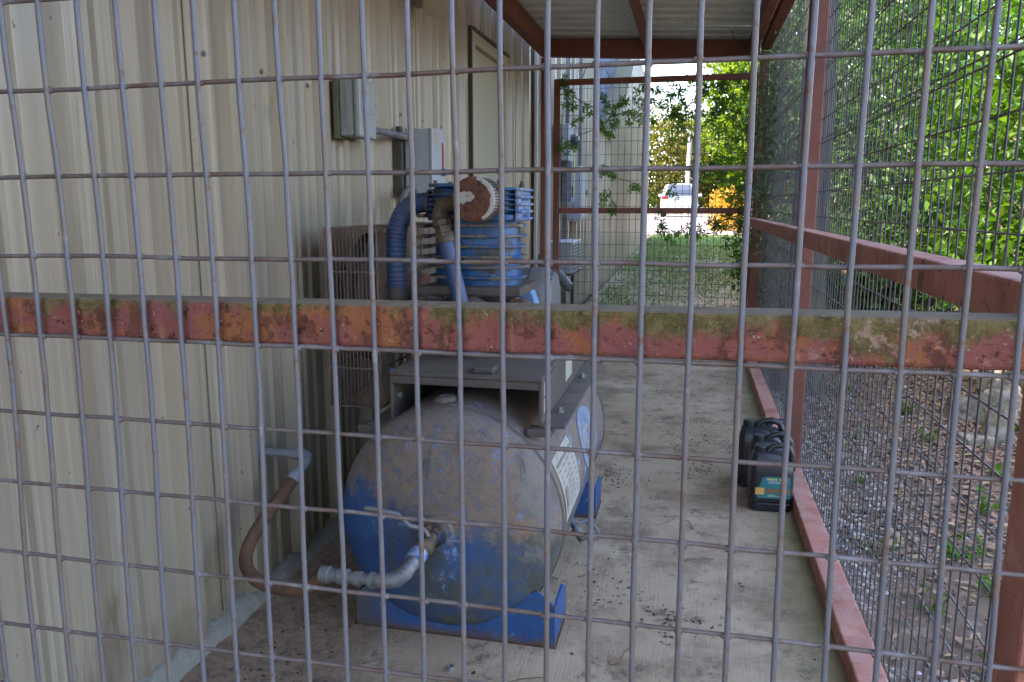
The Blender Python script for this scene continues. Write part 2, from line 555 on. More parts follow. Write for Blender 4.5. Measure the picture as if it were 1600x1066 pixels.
def mesh_np(name, V, F, m, parent=None, kind=None, smooth=False):
    me = bpy.data.meshes.new(name)
    top = parent
    while top is not None and top.parent is not None:
        top = top.parent
    if top is not None:
        V = V - np.array(top.location)
    nF, k = F.shape
    me.vertices.add(len(V))
    me.vertices.foreach_set('co', V.astype(np.float32).ravel())
    me.loops.add(nF * k)
    me.loops.foreach_set('vertex_index', F.astype(np.int32).ravel())
    me.polygons.add(nF)
    me.polygons.foreach_set('loop_start', np.arange(0, nF * k, k, dtype=np.int32))
    me.polygons.foreach_set('loop_total', np.full(nF, k, dtype=np.int32))
    if smooth:
        me.polygons.foreach_set('use_smooth', np.ones(nF, dtype=bool))
    me.update(calc_edges=True)
    me.validate()
    me.materials.append(MATS[m])
    o = bpy.data.objects.new(name, me)
    COL.objects.link(o)
    o.parent = parent
    if kind:
        o['kind'] = kind
    return o


def leaf_arrays(C, size, aspect=.55, upbias=.3, droop=None):
    """C: n x 3 leaf bases -> folded four-vertex leaves"""
    n = len(C)
    d = rng.normal(size=(n, 3))
    if droop is not None:
        d += np.array(droop)
    d /= np.linalg.norm(d, axis=1)[:, None]
    u = rng.normal(size=(n, 3))
    u[:, 2] += upbias * 3
    s = np.cross(d, u)
    s /= np.linalg.norm(s, axis=1)[:, None] + 1e-9
    nn = np.cross(s, d)
    L = (size[0] * .7 + (size[1] * 1.15 - size[0] * .7) * rng.random(n) ** 1.25)[:, None]
    W = L * aspect * .5
    v0 = C
    mid = C + d * L * .45
    v1 = mid + s * W + nn * W * .35
    v3 = mid - s * W + nn * W * .35
    v2 = C + d * L - nn * L * .12
    V = np.stack([v0, v1, v2, v3], 1).reshape(-1, 3)
    b = np.arange(n)[:, None] * 4
    F = np.concatenate([b + np.array([[0, 1, 2]]), b + np.array([[0, 2, 3]])], 0)
    return V, F


def clumped(center, rad, nclump, per, spread, hollow=.35):
    """leaf positions: clumps through an ellipsoid, denser near its surface"""
    c = rng.normal(size=(nclump, 3))
    c /= np.linalg.norm(c, axis=1)[:, None]
    rr = (hollow + (1 - hollow) * rng.random(nclump) ** .6)[:, None]
    c = np.array(center) + c * rr * np.array(rad)
    P = np.repeat(c, per, 0) + rng.normal(size=(nclump * per, 3)) * spread * np.array([1, 1, .7])
    return P


# ------------------------------------------------------------------ the setting: ground, slab, lawn, driveway


def gz(x, y):
    z = -.07
    if y > 8:
        z += (min(y, 40) - 8) * .0205
    if x > .9:
        z += min(x - .9, 4) * .03
    return z


xs = np.concatenate([np.linspace(-300, -14, 6), np.linspace(-12, 14, 66), np.linspace(18, 300, 7)])
ys = np.concatenate([np.linspace(-80, -3, 8), np.linspace(-2, 30, 80), np.linspace(32, 60, 12), np.linspace(80, 600, 6)])
V = np.array([[x, y, gz(x, y) + (rng.normal() * .008 if .6 < x < 8 and y < 30 else 0)] for y in ys for x in xs])
nx = len(xs)
F = np.array([[j * nx + i, j * nx + i + 1, (j + 1) * nx + i + 1, (j + 1) * nx + i] for j in range(len(ys) - 1) for i in range(nx - 1)])
g = mesh_np('ground', V, F, 'ground_soil', None, 'structure', True)

# concrete slab under the cage
MB().box(-1.36, .535, .25, 6.52, -.2, 0).build('concrete_slab', 'slab', None, None, .008, 'structure')

# lawn beyond the far fence
xl = np.linspace(-1.25, 6.5, 26)
yl = np.linspace(6.6, 24.9, 50)
V = np.array([[x, y, gz(x, y) + .012 + abs(rng.normal()) * .006] for y in yl for x in xl])
F = np.array([[j * 26 + i, j * 26 + i + 1, (j + 1) * 26 + i + 1, (j + 1) * 26 + i] for j in range(49) for i in range(25)])
mesh_np('lawn', V, F, 'lawn_soil', None, 'structure', True)
# driveway
dv = [(-30, 25), (1.4, 25), (2.0, 31), (6.0, 38), (30, 44), (30, 52), (-30, 52)]
dq = [[(-30, 25), (-8, 25), (-8, 40), (-30, 40)], [(-8, 25), (1.2, 25), (2.2, 40), (-8, 40)], [(-30, 40), (2.2, 40), (8, 47), (-30, 47)], [(2.2, 40), (30, 43), (30, 47), (8, 47)]]
b = MB()
for q in dq:
    b.add([(x, y, gz(0, y) + .03) for x, y in q], [(0, 1, 2, 3)])
b.build('driveway', 'asphalt', None, None, 0, 'structure')

# ------------------------------------------------------------------ metal building
WX = -1.30
bld = thing('metal_building', 'cream ribbed metal building wall running along the caged compressor', 'building', (WX, 0, 0))
PER = .295


def wall_sheet(y0, n, z0, z1, proud=0.0, end=None):
    prof = []
    for i in range(n):
        a = y0 + i * PER
        for dy, dx in ((0.0, 0), (.018, 0), (.026, .010), (.040, .010), (.048, 0), (.106, 0), (.128, .036), (.164, .036), (.186, 0), (.244, 0), (.252, .010), (.266, .010), (.274, 0)):
            prof.append((a + dy, dx))
    prof.append((y0 + n * PER, 0))
    m = MB()
    vs = []
    for y, dx in prof:
        vs += [(WX + dx + proud, y, z0), (WX + dx + proud, y, z1)]
    fs = [(2 * i, 2 * i + 2, 2 * i + 3, 2 * i + 1) for i in range(len(prof) - 1)]
    m.add(vs, fs)
    # folded lap edge
    m.box(WX + proud - .001, WX + proud + .004, y0 - .012, y0 - .001, z0, z1)
    return m.build('wall_panel', 'wall_sheet', bld)


for kk in range(-6, 23):
    y0 = 2.7825 + .885 * kk
    if kk == 2:
        wall_sheet(y0, 3, 2.215, 4.4, .0015)
    else:
        wall_sheet(y0, 3, .045 + random.uniform(-.004, .004), 4.4, .0015 * (kk % 2))
yA, yB = 2.7825 + .885 * -6, 2.7825 + .885 * 23
# building mass behind the sheets: gable end, rear and roof
m = MB()
m.box(-9.5, WX - .06, yB - .01, yB + .08, -.1, 4.4)
m.box(-9.5, WX - .06, yA - .1, yA + .01, -.1, 4.4)
m.box(-9.6, -9.5, yA, yB, -.1, 4.4)
m.build('end_wall', 'wall_sheet', bld)
m = MB()
m.add([(WX + .03, yA - .2, 4.36), (WX + .03, yB + .2, 4.36), (-5.5, yB + .2, 5.5), (-5.5, yA - .2, 5.5), (-9.8, yB + .2, 4.36), (-9.8, yA - .2, 4.36),
       (WX + .03, yA - .2, 4.46), (WX + .03, yB + .2, 4.46), (-5.5, yB + .2, 5.6), (-5.5, yA - .2, 5.6), (-9.8, yB + .2, 4.46), (-9.8, yA - .2, 4.46)],
      [(0, 3, 2, 1), (3, 5, 4, 2), (6, 7, 8, 9), (9, 8, 10, 11), (0, 1, 7, 6), (4, 5, 11, 10), (1, 2, 8, 7), (2, 4, 10, 8), (0, 6, 9, 3), (3, 9, 11, 5)])
m.build('roof', 'roof_metal', bld)
# white corner bead where the wall section ends at the far fence
MB().box(WX + .034, WX + .052, 6.38, 6.44, .05, 4.35).box(WX, WX + .05, 6.44, 6.455, .05, 4.35).build('corner_trim', 'trim_white', bld)
# rough footing along the wall base
n = 150
vs, fs = [], []
for i in range(n):
    y = -1.5 + i * (8.0 / n)
    w = lambda s: rng.normal() * s
    sec = [(-1.37, -.12), (-1.37, .05), (-1.298, .048 + w(.002)), (-1.282, .040 + w(.004)), (-1.268 + w(.003), .022 + w(.004)), (-1.255 + w(.005), .002), (-1.25, -.03)]
    vs += [(x, y, z) for x, z in sec]
for i in range(n - 1):
    for j in range(6):
        a = i * 7 + j
        fs.append((a, a + 1, a + 8, a + 7))
MB().add(vs, fs).build('footing', 'old_concrete', bld, 40)
# door
door = MB().box(WX - .035, WX + .006, 4.61, 5.385, .06, 2.135).build('door', 'door_paint', bld, None, .003)
m = MB()
m.box(WX - .04, WX + .035, 4.555, 4.606, .05, 2.205)
m.box(WX - .04, WX + .035, 5.389, 5.436, .05, 2.205)
m.box(WX - .04, WX + .034, 4.606, 5.389, 2.14, 2.205)
m.build('frame', 'door_paint', door, None, .003)
MB().box(WX + .0, WX + .030, 4.543, 4.5535, .05, 2.23).box(WX + .035, WX + .045, 4.54, 5.44, 2.206, 2.224).build('weather_strip', 'dark_seal', door)
MB().lathe([(.006, 0), (.006, .03), (.026, .04), (.030, .055), (.024, .07), (0, .075)], (WX + .004, 5.31, 1.0), (1, 0, 0), 14).build('handle', 'galv', door, 40)
for zz in (.35, 1.1, 1.85):
    MB().cyl((WX + .010, 4.608, zz - .05), (WX + .010, 4.608, zz + .05), .008, n=8).build('hinge', 'galv', door, 40)
# sheet fasteners in rows
m0 = MB().lathe([(.009, 0), (.009, .002), (.0055, .003), (.0055, .007), (0, .0075)], (0, 0, 0), (1, 0, 0), 6)
sc0 = None
for zz in (.9, 1.62, 2.3):
    for kk in range(-3, 14):
        for dy in (.07, .225):
            y = 2.7825 + kk * PER + dy
            if 4.5 < y < 5.5 and zz < 2.2 or y > 6.3:
                continue
            if sc0 is None:
                sc0 = m0.build('screw', 'galv_dull', bld, 40)
                sc0.location = (.0018, y, zz)
            else:
                inst(sc0, bld, (.0018, y, zz))
bpy.context.view_layer.update()
# the first screw was built at the world origin: move its mesh to its own origin
for v in sc0.data.vertices:
    v.co.x -= 1.30

# ------------------------------------------------------------------ lean-to roof over the cage
lt = thing('lean_to_roof', 'ribbed grey metal lean-to roof on red-brown steel beams above the compressor', 'roof', (-.4, 3.5, 2.3))


def rz(x):
    return 2.505 - .055 * (x + 1.15)


for i in range(9):
    y0 = -.21 + i * .76
    prof = []
    for j in range(4):
        a = y0 + j * .19
        prof += [(a, 0), (a + .055, 0), (a + .075, .02), (a + .115, .02), (a + .135, 0)]
    prof.append((y0 + .765, 0))
    vs = []
    for y, dz in prof:
        for x in (-1.20, .50):
            vs += [(x, y, rz(x) + dz + .003 * (i % 2)), (x, y, rz(x) + dz + .002 + .003 * (i % 2))]
    fs = []
    for j in range(len(prof) - 1):
        a = j * 4
        fs += [(a, a + 2, a + 6, a + 4), (a + 1, a + 5, a + 7, a + 3)]
    MB().add(vs, fs).build('roof_sheet', 'roof_metal', lt)


def beam_x(name, x0, x1, y0, y1, h, mt='primer', drop=.006):
    """beam across the cage following the roof fall"""
    m = MB()
    vs = []
    for x in (x0, x1):
        zt = rz(x) - drop
        for y in (y0, y1):
            vs += [(x, y, zt - h), (x, y, zt)]
    m.add(vs, [(0, 1, 3, 2), (4, 6, 7, 5), (0, 4, 5, 1), (2, 3, 7, 6), (0, 2, 6, 4), (1, 5, 7, 3)])
    return m.build(name, mt, lt, None, .004)


def beam_y(name, x0, x1, y0, y1, h, mt='primer'):
    zt = min(rz(x0), rz(x1)) - .006
    return MB().box(x0, x1, y0, y1, zt - h, zt).build(name, mt, lt, None, .004)


beam_y('rafter', -1.205, -1.135, -.2, 6.315, .135)
beam_y('rafter', -.405, -.365, -.2, 6.315, .085)
beam_y('rafter', .355, .405, -.2, 6.315, .12)
beam_x('header_beam', -1.205, .44, 6.32, 6.385, .135)

# ------------------------------------------------------------------ fences of welded wire
ff = thing('front_fence', 'rusty red-railed welded wire fence panel spanning the whole front of the cage', 'fence', (-.3, .85, 0))
m = MB()
vs = []
for x, dz in ((-1.262, -.004), (.43, .007)):
    for y in (.8375, .893):
        vs += [(x, y, 1.0535 + dz), (x, y, 1.1045 + dz)]
m.add(vs, [(0, 1, 3, 2), (4, 6, 7, 5), (0, 4, 5, 1), (2, 3, 7, 6), (0, 2, 6, 4), (1, 5, 7, 3)])
m.build('rail', 'primer_mossy', ff, None, .005)
MB().box(.346, .418, .838, .908, -.0, 2.33).build('post', 'primer_brightened', ff, None, .005)
MB().box(-1.262, -1.20, .838, .893, -.0, 2.33).build('post', 'primer', ff, None, .005)
MB().box(-1.20, .346, .838, .893, .035, .095).build('bottom_rail', 'primer', ff, None, .005)
MB().box(-1.20, .346, .838, .893, 2.27, 2.33).build('top_rail', 'primer', ff, None, .005)
ZK = (2.34, 1.4, 1.2, 1.0, .7, .04)
COLS = [(-.8716, -.859, -.8556, -.8679), (-.8128, -.8052, -.8038, -.8131), (-.76, -.7533, -.752, -.7602), (-.7068, -.7015, -.7009, -.7089),
        (-.6554, -.6505, -.6496, -.6559), (-.6037, -.6001, -.5996, -.6046), (-.5556, -.5518, -.5508, -.5549), (-.5039, -.5003, -.4995, -.5039),
        (-.4548, -.4502, -.4486, -.4521), (-.4032, -.4015, -.4004, -.3995), (-.3529, -.3509, -.3495, -.3487), (-.302, -.3002, -.299, -.2983),
        (-.2527, -.2496, -.2479, -.2479), (-.2012, -.1995, -.1982, -.1968), (-.1514, -.1494, -.1481, -.1475), (-.1004, -.0987, -.0979, -.0982),
        (-.0493, -.049, -.0488, -.0485), (.0009, .0012, .0014, .0018), (.0527, .053, .0534, .0543), (.1053, .1041, .1038, .1051),
        (.1555, .154, .1542, .1577), (.2068, .2065, .2069, .2088), (.2618, .2591, .2591, .2639), (.305, .3075, .310, .316), (.36, .36, .362, .365)]
COLS = [tuple(-.8716 - .0508 * (7 - i) + random.uniform(-.002, .002) for _ in range(4)) for i in range(7)] + COLS
for c in COLS:
    xs_ = (c[0], c[0], c[1], c[2], c[3], c[3])
    pts = []
    for i in range(5):
        for t in (0, .33, .67):
            z = ZK[i] + (ZK[i + 1] - ZK[i]) * t
            # smooth interpolation
            pts.append((xs_[i] + (xs_[i + 1] - xs_[i]) * (t * t * (3 - 2 * t)) + random.uniform(-.0005, .0005), .8275 + random.uniform(-.0006, .0006), z))
    pts.append((xs_[5], .8275, ZK[5]))
    MB().tube(pts, .00315, 8).build('wire', 'wire', ff, 60)
ROWS = [(1.3554, 1.3627), (1.2536, 1.2580), (1.1568, 1.1601), (1.0545, 1.0555), (.9513, .9516), (.8542, .8530), (.7512, .7504), (.6430, .6571)]
ROWS = [(1.3554 + .1016 * k, 1.3627 + .1016 * k) for k in range(9, 0, -1)] + ROWS + [(.65 - .1016 * k, .65 - .1016 * k) for k in range(1, 6)]
for a, bq in ROWS:
    pts = []
    for i in range(26):
        x = -1.25 + i * (1.66 / 25)
        t = (x + .9) / 1.25
        pts.append((x, .8325 + random.uniform(-.0005, .0005), a + (bq - a) * t + random.uniform(-.0009, .0009)))
    MB().tube(pts, .0027, 8).build('wire', 'wire_rust', ff, 60)
# small weld beads where the wires meet the rail
wb = MB().ball((0, 0, 0), .0035, 6, 4, (1.5, .8, 1))
wb0 = None
for c in COLS[5::4]:
    if wb0 is None:
        wb0 = MB().add([(p[0] + c[2], p[1] + .8345, p[2] + 1.077) for p in wb.v], wb.f).build('weld_bead', 'primer', ff, 60)
        base = c[2]
    else:
        inst(wb0, ff, (c[2] - base, 0, random.uniform(-.012, .012)))

cb = MB()
for c in COLS[4:]:
    for a, bq in ROWS[7:18]:
        z = a + (bq - a) * ((c[2] + .9) / 1.25)
        # wire column position at this height
        zs = (1.4, 1.2, 1.0, .7)
        xx = float(np.interp(-z, [-q for q in zs], c))
        if random.random() < .85:
            cb.ball((xx + random.uniform(-.001, .001), .8298, z + random.uniform(-.0008, .0008)), random.uniform(.0042, .0056), 6, 4, (random.uniform(1.0, 1.5), .9, random.uniform(.7, 1.0)))
cb.build('crossing_welds', 'wire_rust', ff, 60, 0, 'stuff')
sc_ = MB()
for (x, z) in ((-.505, 1.078), (.005, 1.075), (.155, 1.062), (-.255, 1.070), (-.81, 1.066)):
    q = MB().ball((x, .8375, z), .0045, 9, 6, (1.0, .35, random.uniform(1.6, 3.0)))
    q.build('weld_scar', 'primer', ff, 60)
# side fence
sf = thing('side_fence', 'long welded wire fence with red-brown posts and rails beside the gravel', 'fence', (.48, 3.5, 0))
MB().box(.445, .515, 3.60, 3.67, .066, 2.34).build('post', 'primer', sf, None, .004)
MB().box(.445, .515, 6.32, 6.39, .0, 2.34).build('post', 'primer', sf, None, .004)
MB().box(.438, .515, .92, 6.318, .002, .066).build('bottom_rail', 'primer_brightened', sf, None, .005)
MB().box(.385, .4445, .92, 6.318, 1.072, 1.130).build('mid_rail', 'primer_brightened', sf, None, .005)
MB().box(.445, .515, .92, 6.318, 2.342, 2.395).build('top_rail', 'primer', sf, None, .005)


def straight_wire(L, r, axis, nseg=6, n=6, jit=.0007):
    """a gently uneven wire along an axis, centred on its own origin"""
    pts = []
    for i in range(nseg + 1):
        t = L * (i / nseg - .5)
        p = [random.uniform(-jit, jit) for _ in range(3)]
        p[axis] = t
        pts.append(p)
    return MB().tube(pts, r, n)


vz = [straight_wire(2.36, .0021, 2).build('wire', 'wire_side', None, 60) for _ in range(4)]
hy = [straight_wire(5.46, .0022, 1, 14, 6, .0012).build('wire', 'wire_rust', None, 60) for _ in range(3)]
hx = [straight_wire(1.50, .0019, 0).build('wire', 'wire_dark', None, 60) for _ in range(3)]
vd = [straight_wire(2.16, .0019, 2).build('wire', 'wire_dark', None, 60) for _ in range(4)]
used = set()


def put(src_list, k, parent, p):
    s = src_list[k % len(src_list)]
    loc = Vector(p) - parent.location
    if s.name in used:
        inst(s, parent, loc)
    else:
        used.add(s.name)
        s.parent = parent
        s.location = loc


for k in range(107):
    put(vz, k, sf, (.5195 + random.uniform(-.0008, .0008), .93 + k * .0508 + random.uniform(-.001, .001), 1.20))
for k in range(23):
    put(hy, k, sf, (.5245, 3.66, .055 + k * .1016 + random.uniform(-.002, .002)))
put(hy, 1, sf, (.529, 3.66, 1.497))
put(hy, 2, sf, (.529, 3.66, 1.80))

# far fence
ef = thing('end_fence', 'fine wire fence in a brown steel frame closing the far end, overgrown by vine', 'fence', (-.35, 6.36, 0))
MB().box(-1.205, -1.135, 6.32, 6.39, 0, 2.355).build('post', 'primer', ef, None, .004)
MB().box(-1.105, -1.055, 6.345, 6.385, .0, 2.195).build('stile', 'primer', ef, None, .003)
MB().box(.395, .44, 6.345, 6.385, .0, 2.195).build('stile', 'primer', ef, None, .003)
MB().box(-1.053, .393, 6.347, 6.383, 2.148, 2.192).build('top_rail', 'primer', ef, None, .003)
MB().box(-1.053, .393, 6.347, 6.383, 1.153, 1.198).build('mid_rail', 'primer', ef, None, .003)
MB().box(-1.053, .393, 6.347, 6.383, .03, .075).build('bottom_rail', 'primer', ef, None, .003)
for k in range(29):
    put(vd, k, ef, (-1.05 + k * .0508 + random.uniform(-.001, .001), 6.389, 1.10))
for k in range(21):
    put(hx, k, ef, (-.33, 6.392, .09 + k * .1016 + random.uniform(-.0015, .0015)))

# ------------------------------------------------------------------ air compressor
TX, TZ, TR = -.645, .335, .325
Y0, Y1 = 2.035, 3.10
ac = thing('air_compressor', 'rusty blue two-cylinder air compressor on a horizontal tank beside the metal wall', 'compressor', (TX, 2.55, 0))
HD = .135
prof = [(TR * math.sin(t), -HD * math.cos(t)) for t in [PI / 2 * i / 12 for i in range(13)]]
prof = [(r, h) for r, h in prof] + [(TR, Y1 - Y0)] + [(TR * math.cos(t), Y1 - Y0 + HD * math.sin(t)) for t in [PI / 2 * i / 10 for i in range(1, 11)]]
tank = MB().lathe(prof, (TX, Y0, TZ), (0, 1, 0), 72).build('tank', 'tank_paint', ac, 50)
for y in (Y0 + .012, Y1 - .012):
    MB().lathe([(TR - .002, -.009), (TR + .0035, -.006), (TR + .005, 0), (TR + .0035, .006), (TR - .002, .009)], (TX, y, TZ), (0, 1, 0), 72).build('weld_seam', 'grime_iron', tank, 60)


def on_tank(y, phi, r=TR):
    a = R(phi)
    return Vector((TX + r * math.cos(a), y, TZ + r * math.sin(a)))


def patch(ya, yb, pa, pb, r, ny=6, np_=10, shape=None):
    vs, fs = [], []
    if shape == 'ellipse':
        n = 28
        yc, pc, yr, pr_ = (ya + yb) / 2, (pa + pb) / 2, (yb - ya) / 2, (pb - pa) / 2
        rings = 6
        vs = [on_tank(yc, pc, r)]
        for k in range(1, rings + 1):
            for j in range(n):
                q = 2 * PI * j / n
                vs.append(on_tank(yc + yr * k / rings * math.cos(q), pc + pr_ * k / rings * math.sin(q), r))
        fs = [(0, 1 + (j + 1) % n, 1 + j) for j in range(n)]
        for k in range(rings - 1):
            for j in range(n):
                a, b_ = 1 + k * n + j, 1 + k * n + (j + 1) % n
                fs.append((a, b_, b_ + n, a + n))
    else:
        for i in range(ny + 1):
            for j in range(np_ + 1):
                vs.append(on_tank(ya + (yb - ya) * i / ny, pa + (pb - pa) * j / np_, r))
        for i in range(ny):
            for j in range(np_):
                a = i * (np_ + 1) + j
                fs.append((a, a + np_ + 1, a + np_ + 2, a + 1))
    return MB().add(vs, fs)


patch(2.10, 2.37, -2, 31, TR + .002).build('warning_label', 'paper', tank, 60)
mm = MB()
for i in range(9):
    ph = 26 - i * 3.0
    for j in range(4):
        a = 2.12 + j * .062
        L = .05 * random.uniform(.5, 1)
        if i == 0:
            L = .058
        t = .8 if i == 0 else .28
        if 4 <= i <= 6 and j == 0:
            continue
        q = patch(a, a + L, ph - t, ph + t, TR + .0035, 2, 1)
        mm.add(q.v, q.f)
q = patch(2.125, 2.165, 4, 14, TR + .0035, 3, 4)
mm.add(q.v, q.f)
mm.build('label_print', 'print_faded', tank, kind='stuff')
patch(2.50, 2.86, -4, 32, TR + .002, shape='ellipse').build('oval_decal', 'paper_blue', tank, 60)
mm = MB()
for (ya, yb, pa, pb) in ((2.56, 2.70, 20, 21.5), (2.56, 2.575, 14, 20), (2.685, 2.70, 14, 20), (2.55, 2.8, 8, 10.5), (2.58, 2.78, 4, 5.6), (2.60, 2.74, 12, 13)):
    q = patch(ya, yb, pa, pb, TR + .0035, 3, 2)
    mm.add(q.v, q.f)
mm.build('decal_print', 'paper', tank, kind='stuff')
# small nameplate slot and bosses
patch(2.27, 2.36, 38, 41, TR + .003, 3, 2).build('data_plate', 'grime_iron', tank)
pb = on_tank(2.13, 97)
nrm = (pb - Vector((TX, 2.13, TZ))).normalized()
MB().lathe([(.034, -.01), (.034, .006), (.028, .012), (.019, .014), (.017, .006), (.0, .004)], pb, nrm, 20).build('bung', 'tank_paint', tank, 40)
MB().lathe([(.055, -.03), (.055, .01), (.050, .018), (.034, .02), (.032, .008), (.018, .008), (.018, .03)], (TX, Y0 - HD + .012, TZ + .01), (0, -1, 0), 28).build('outlet_flange', 'tank_paint', tank, 40)
# saddles
for ys_, SR in ((1.985, .303), (2.93, TR + .001)):
    poly = []
    for i in range(15):
        a = R(-138 + i * (138 - 42) / 14)
        poly.append((TX + SR * math.cos(a), TZ + SR * math.sin(a)))
    lw, rw = TX - .275, TX + .315
    poly = [(lw, 0.004), (lw, .10), (poly[0][0] - .01, poly[0][1])] + poly + [(poly[-1][0] + .01, poly[-1][1] + .02), (rw - .05, .165), (rw, .125), (rw, .004)]
    s = MB().prism(poly, lambda u, v, d: (u, d, v), ys_, ys_ + .007).build('saddle', 'blue_clean', ac)
    for xx in (lw, rw - .007):
        MB().prism([(0, .004), (.19, .004), (.19, .09), (.13, .125), (0, .118)], lambda u, v, d: (d, ys_ + .0075 + u, v), xx, xx + .007).build('gusset', 'blue_clean', s)
    MB().box(lw - .01, rw + .004, ys_ - .004, ys_ + .19, .0005, .0038).build('base_plate', 'rust_brown', s)
    for xx in (lw + .05, rw - .045):
        MB().lathe([(.016, 0), (.016, .003), (.011, .0035), (.011, .012), (.006, .0125), (.006, .026), (0, .026)], (xx, ys_ + .10, .0038), (0, 0, 1), 6).build('anchor_bolt', 'rust_brown', s, 30)
# drain cock
m = MB()
m.cyl((-.39, 2.66, .10), (-.365, 2.64, .075), .012, n=10)
m.cyl((-.368, 2.642, .078), (-.335, 2.62, .045), .018, n=12)
m.build('drain_valve', 'galv', ac, 40)
MB().tube([(-.36, 2.645, .095), (-.335, 2.66, .10), (-.30, 2.655, .085), (-.275, 2.64, .055)], [.005, .007, .007, .005], 6).build('drain_lever', 'steel_grey', ac, 50)

# mounting platform
PZ = .742
plat = MB().box(-.845, -.392, 2.10, 3.14, PZ - .012, PZ).build('platform', 'steel_dark', ac, None, .003)
MB().box(-.845, -.835, 2.103, 3.14, .575, PZ - .0125).build('web', 'steel_dark', plat, None, .002)
MB().box(-.402, -.392, 2.103, 3.14, .60, PZ - .0125).build('web', 'steel_dark', plat, None, .002)
MB().box(-.8348, -.4022, 2.101, 2.112, PZ - .034, PZ - .0125).build('lip', 'steel_dark', plat)
MB().box(-.92, -.8452, 2.10, 3.14, .575, .584).build('flange', 'steel_dark', plat, None, .002)
MB().box(-.3918, -.325, 2.10, 3.14, .600, .609).build('flange', 'steel_dark', plat, None, .002)
MB().box(-.95, -.86, 2.10, 2.16, .545, .5745).build('clip', 'steel_dark', plat, None, .002)
MB().box(-.43, -.36, 2.07, 2.13, .582, .5995).build('clip', 'steel_dark', plat, None, .002)
for i, y in enumerate((2.18, 2.34, 2.50, 2.66, 2.82, 2.98)):
    MB().box(-.372, -.342, y, y + .012, .6092, .6098).build('slot', 'print_dark', plat)
for y in (2.25, 2.74, 3.08):
    MB().lathe([(.013, 0), (.013, .008), (.008, .0085), (.008, .016), (0, .016)], (-.365, y, .609), (0, 0, 1), 6).build('bolt', 'galv_dull', plat, 30)
MB().box(-.3918, -.3908, 2.13, 2.175, .685, .725).box(-.3918, -.3908, 2.13, 2.17, .635, .677).build('sticker', 'paper', plat)
MB().box(-.3918, -.3906, 2.52, 2.66, .640, .715).build('sticker', 'paper', plat)
MB().lathe([(.011, 0), (.011, .008), (0, .009)], (-.834, 2.15, .66), (1, 0, 0), 6).build('bolt', 'galv_dull', plat, 30)
MB().box(-.60, -.54, 2.13, 2.19, PZ, PZ + .018).build('foot_pad', 'steel_dark', plat, None, .004)
MB().tube([(-.80, 2.12, .604), (-.835 + .03, 2.75, .61)], .006, 6).build('stay_rod', 'trim_white', plat)

# pump: crankcase, two finned cylinders, head
PX, PY = -.688, 2.53
m = MB()
m.box(-.83, -.535, 2.40, 2.68, PZ, .90)
cc = m.build('crankcase', 'grime_iron', ac, None, .02)
MB().lathe([(.10, 0), (.10, .012), (.085, .02), (.085, .028), (0, .03)], (PX, 2.398, .835), (0, -1, 0), 28).build('bearing_cover', 'grime_iron', cc, 40)
for i in range(6):
    a = 2 * PI * i / 6
    MB().lathe([(.009, 0), (.009, .007), (0, .008)], (PX + .087 * math.cos(a), 2.386, .835 + .087 * math.sin(a)), (0, -1, 0), 6).build('bolt', 'rust_brown', cc, 30)
MB().box(-.855, -.515, 2.385, 2.695, .935, .962).build('base_flange', 'grime_iron', cc, None, .006)
MB().box(-.87, -.825, 2.375, 2.40, .875, .93).box(-.845, -.80, 2.37, 2.40, .84, .873).build('bracket', 'rust_brown', cc, None, .005)
MB().box(-.548, -.505, 2.375, 2.40, .865, .93).build('bracket', 'rust_brown', cc, None, .005)
MB().tube([(-.53, 2.39, .93), (-.50, 2.37, .87), (-.58, 2.35, .80)], .012, 8).build('brace', 'grime_iron', cc, 40)


def stadium(cx, cy, w, d, r, z0, z1):
    pts = []
    for ox, oy, a0_ in ((w / 2 - r, d / 2 - r, 0), (-w / 2 + r, d / 2 - r, 90), (-w / 2 + r, -d / 2 + r, 180), (w / 2 - r, -d / 2 + r, 270)):
        for i_ in range(9):
            q_ = R(a0_ + 90 * i_ / 8)
            pts.append((cx + ox + r * math.cos(q_), cy + oy + r * math.sin(q_)))
    return MB().prism(pts, lambda u, v, d_: (u, v, d_), z0, z1)


cyl_ = stadium(-.690, PY, .285, .165, .080, .962, 1.17).build('cylinder_block', 'blue_paint', ac, 40)
for k in range(6):
    z = .984 + k * .0335
    w_ = .325 + random.uniform(-.004, .004)
    stadium(-.690, PY, w_, .215, .104, z, z + .0075).build('fin', 'fin_dusty', cyl_, 40, .0015)
head = stadium(-.690, PY, .315, .205, .06, 1.170, 1.192).build('head', 'blue_paint', ac, 40, .004)
stadium(-.690, PY, .285, .175, .055, 1.1925, 1.275).build('valve_chest', 'blue_paint', head, 40, .006)
for k in range(5):
    z = 1.203 + k * .0155
    stadium(-.690, PY, .318, .208, .06, z, z + .0042).build('fin', 'fin_dusty' if k % 2 else 'blue_paint', head, 40, .0012)
MB().box(-.825, -.72, 2.42, 2.52, 1.2755, 1.288).build('cap', 'blue_paint', head, None, .004)
for (bx_, by_) in ((-.81, 2.45), (-.74, 2.45), (-.60, 2.45), (-.56, 2.61), (-.81, 2.61), (-.70, 2.61)):
    MB().lathe([(.010, 0), (.010, .009), (.006, .0095), (.006, .02), (0, .02)], (bx_, by_, 1.278), (0, 0, 1), 6).build('bolt', 'grime_iron', head, 30)
m = MB()
for k in range(5):
    z = 1.172 + k * .023
    m.box(-.541, -.524, 2.43, 2.63, z, z + .008)
m.box(-.545, -.533, 2.44, 2.62, 1.168, 1.272)
m.build('end_cover', 'worn_blue', head, None, .002)

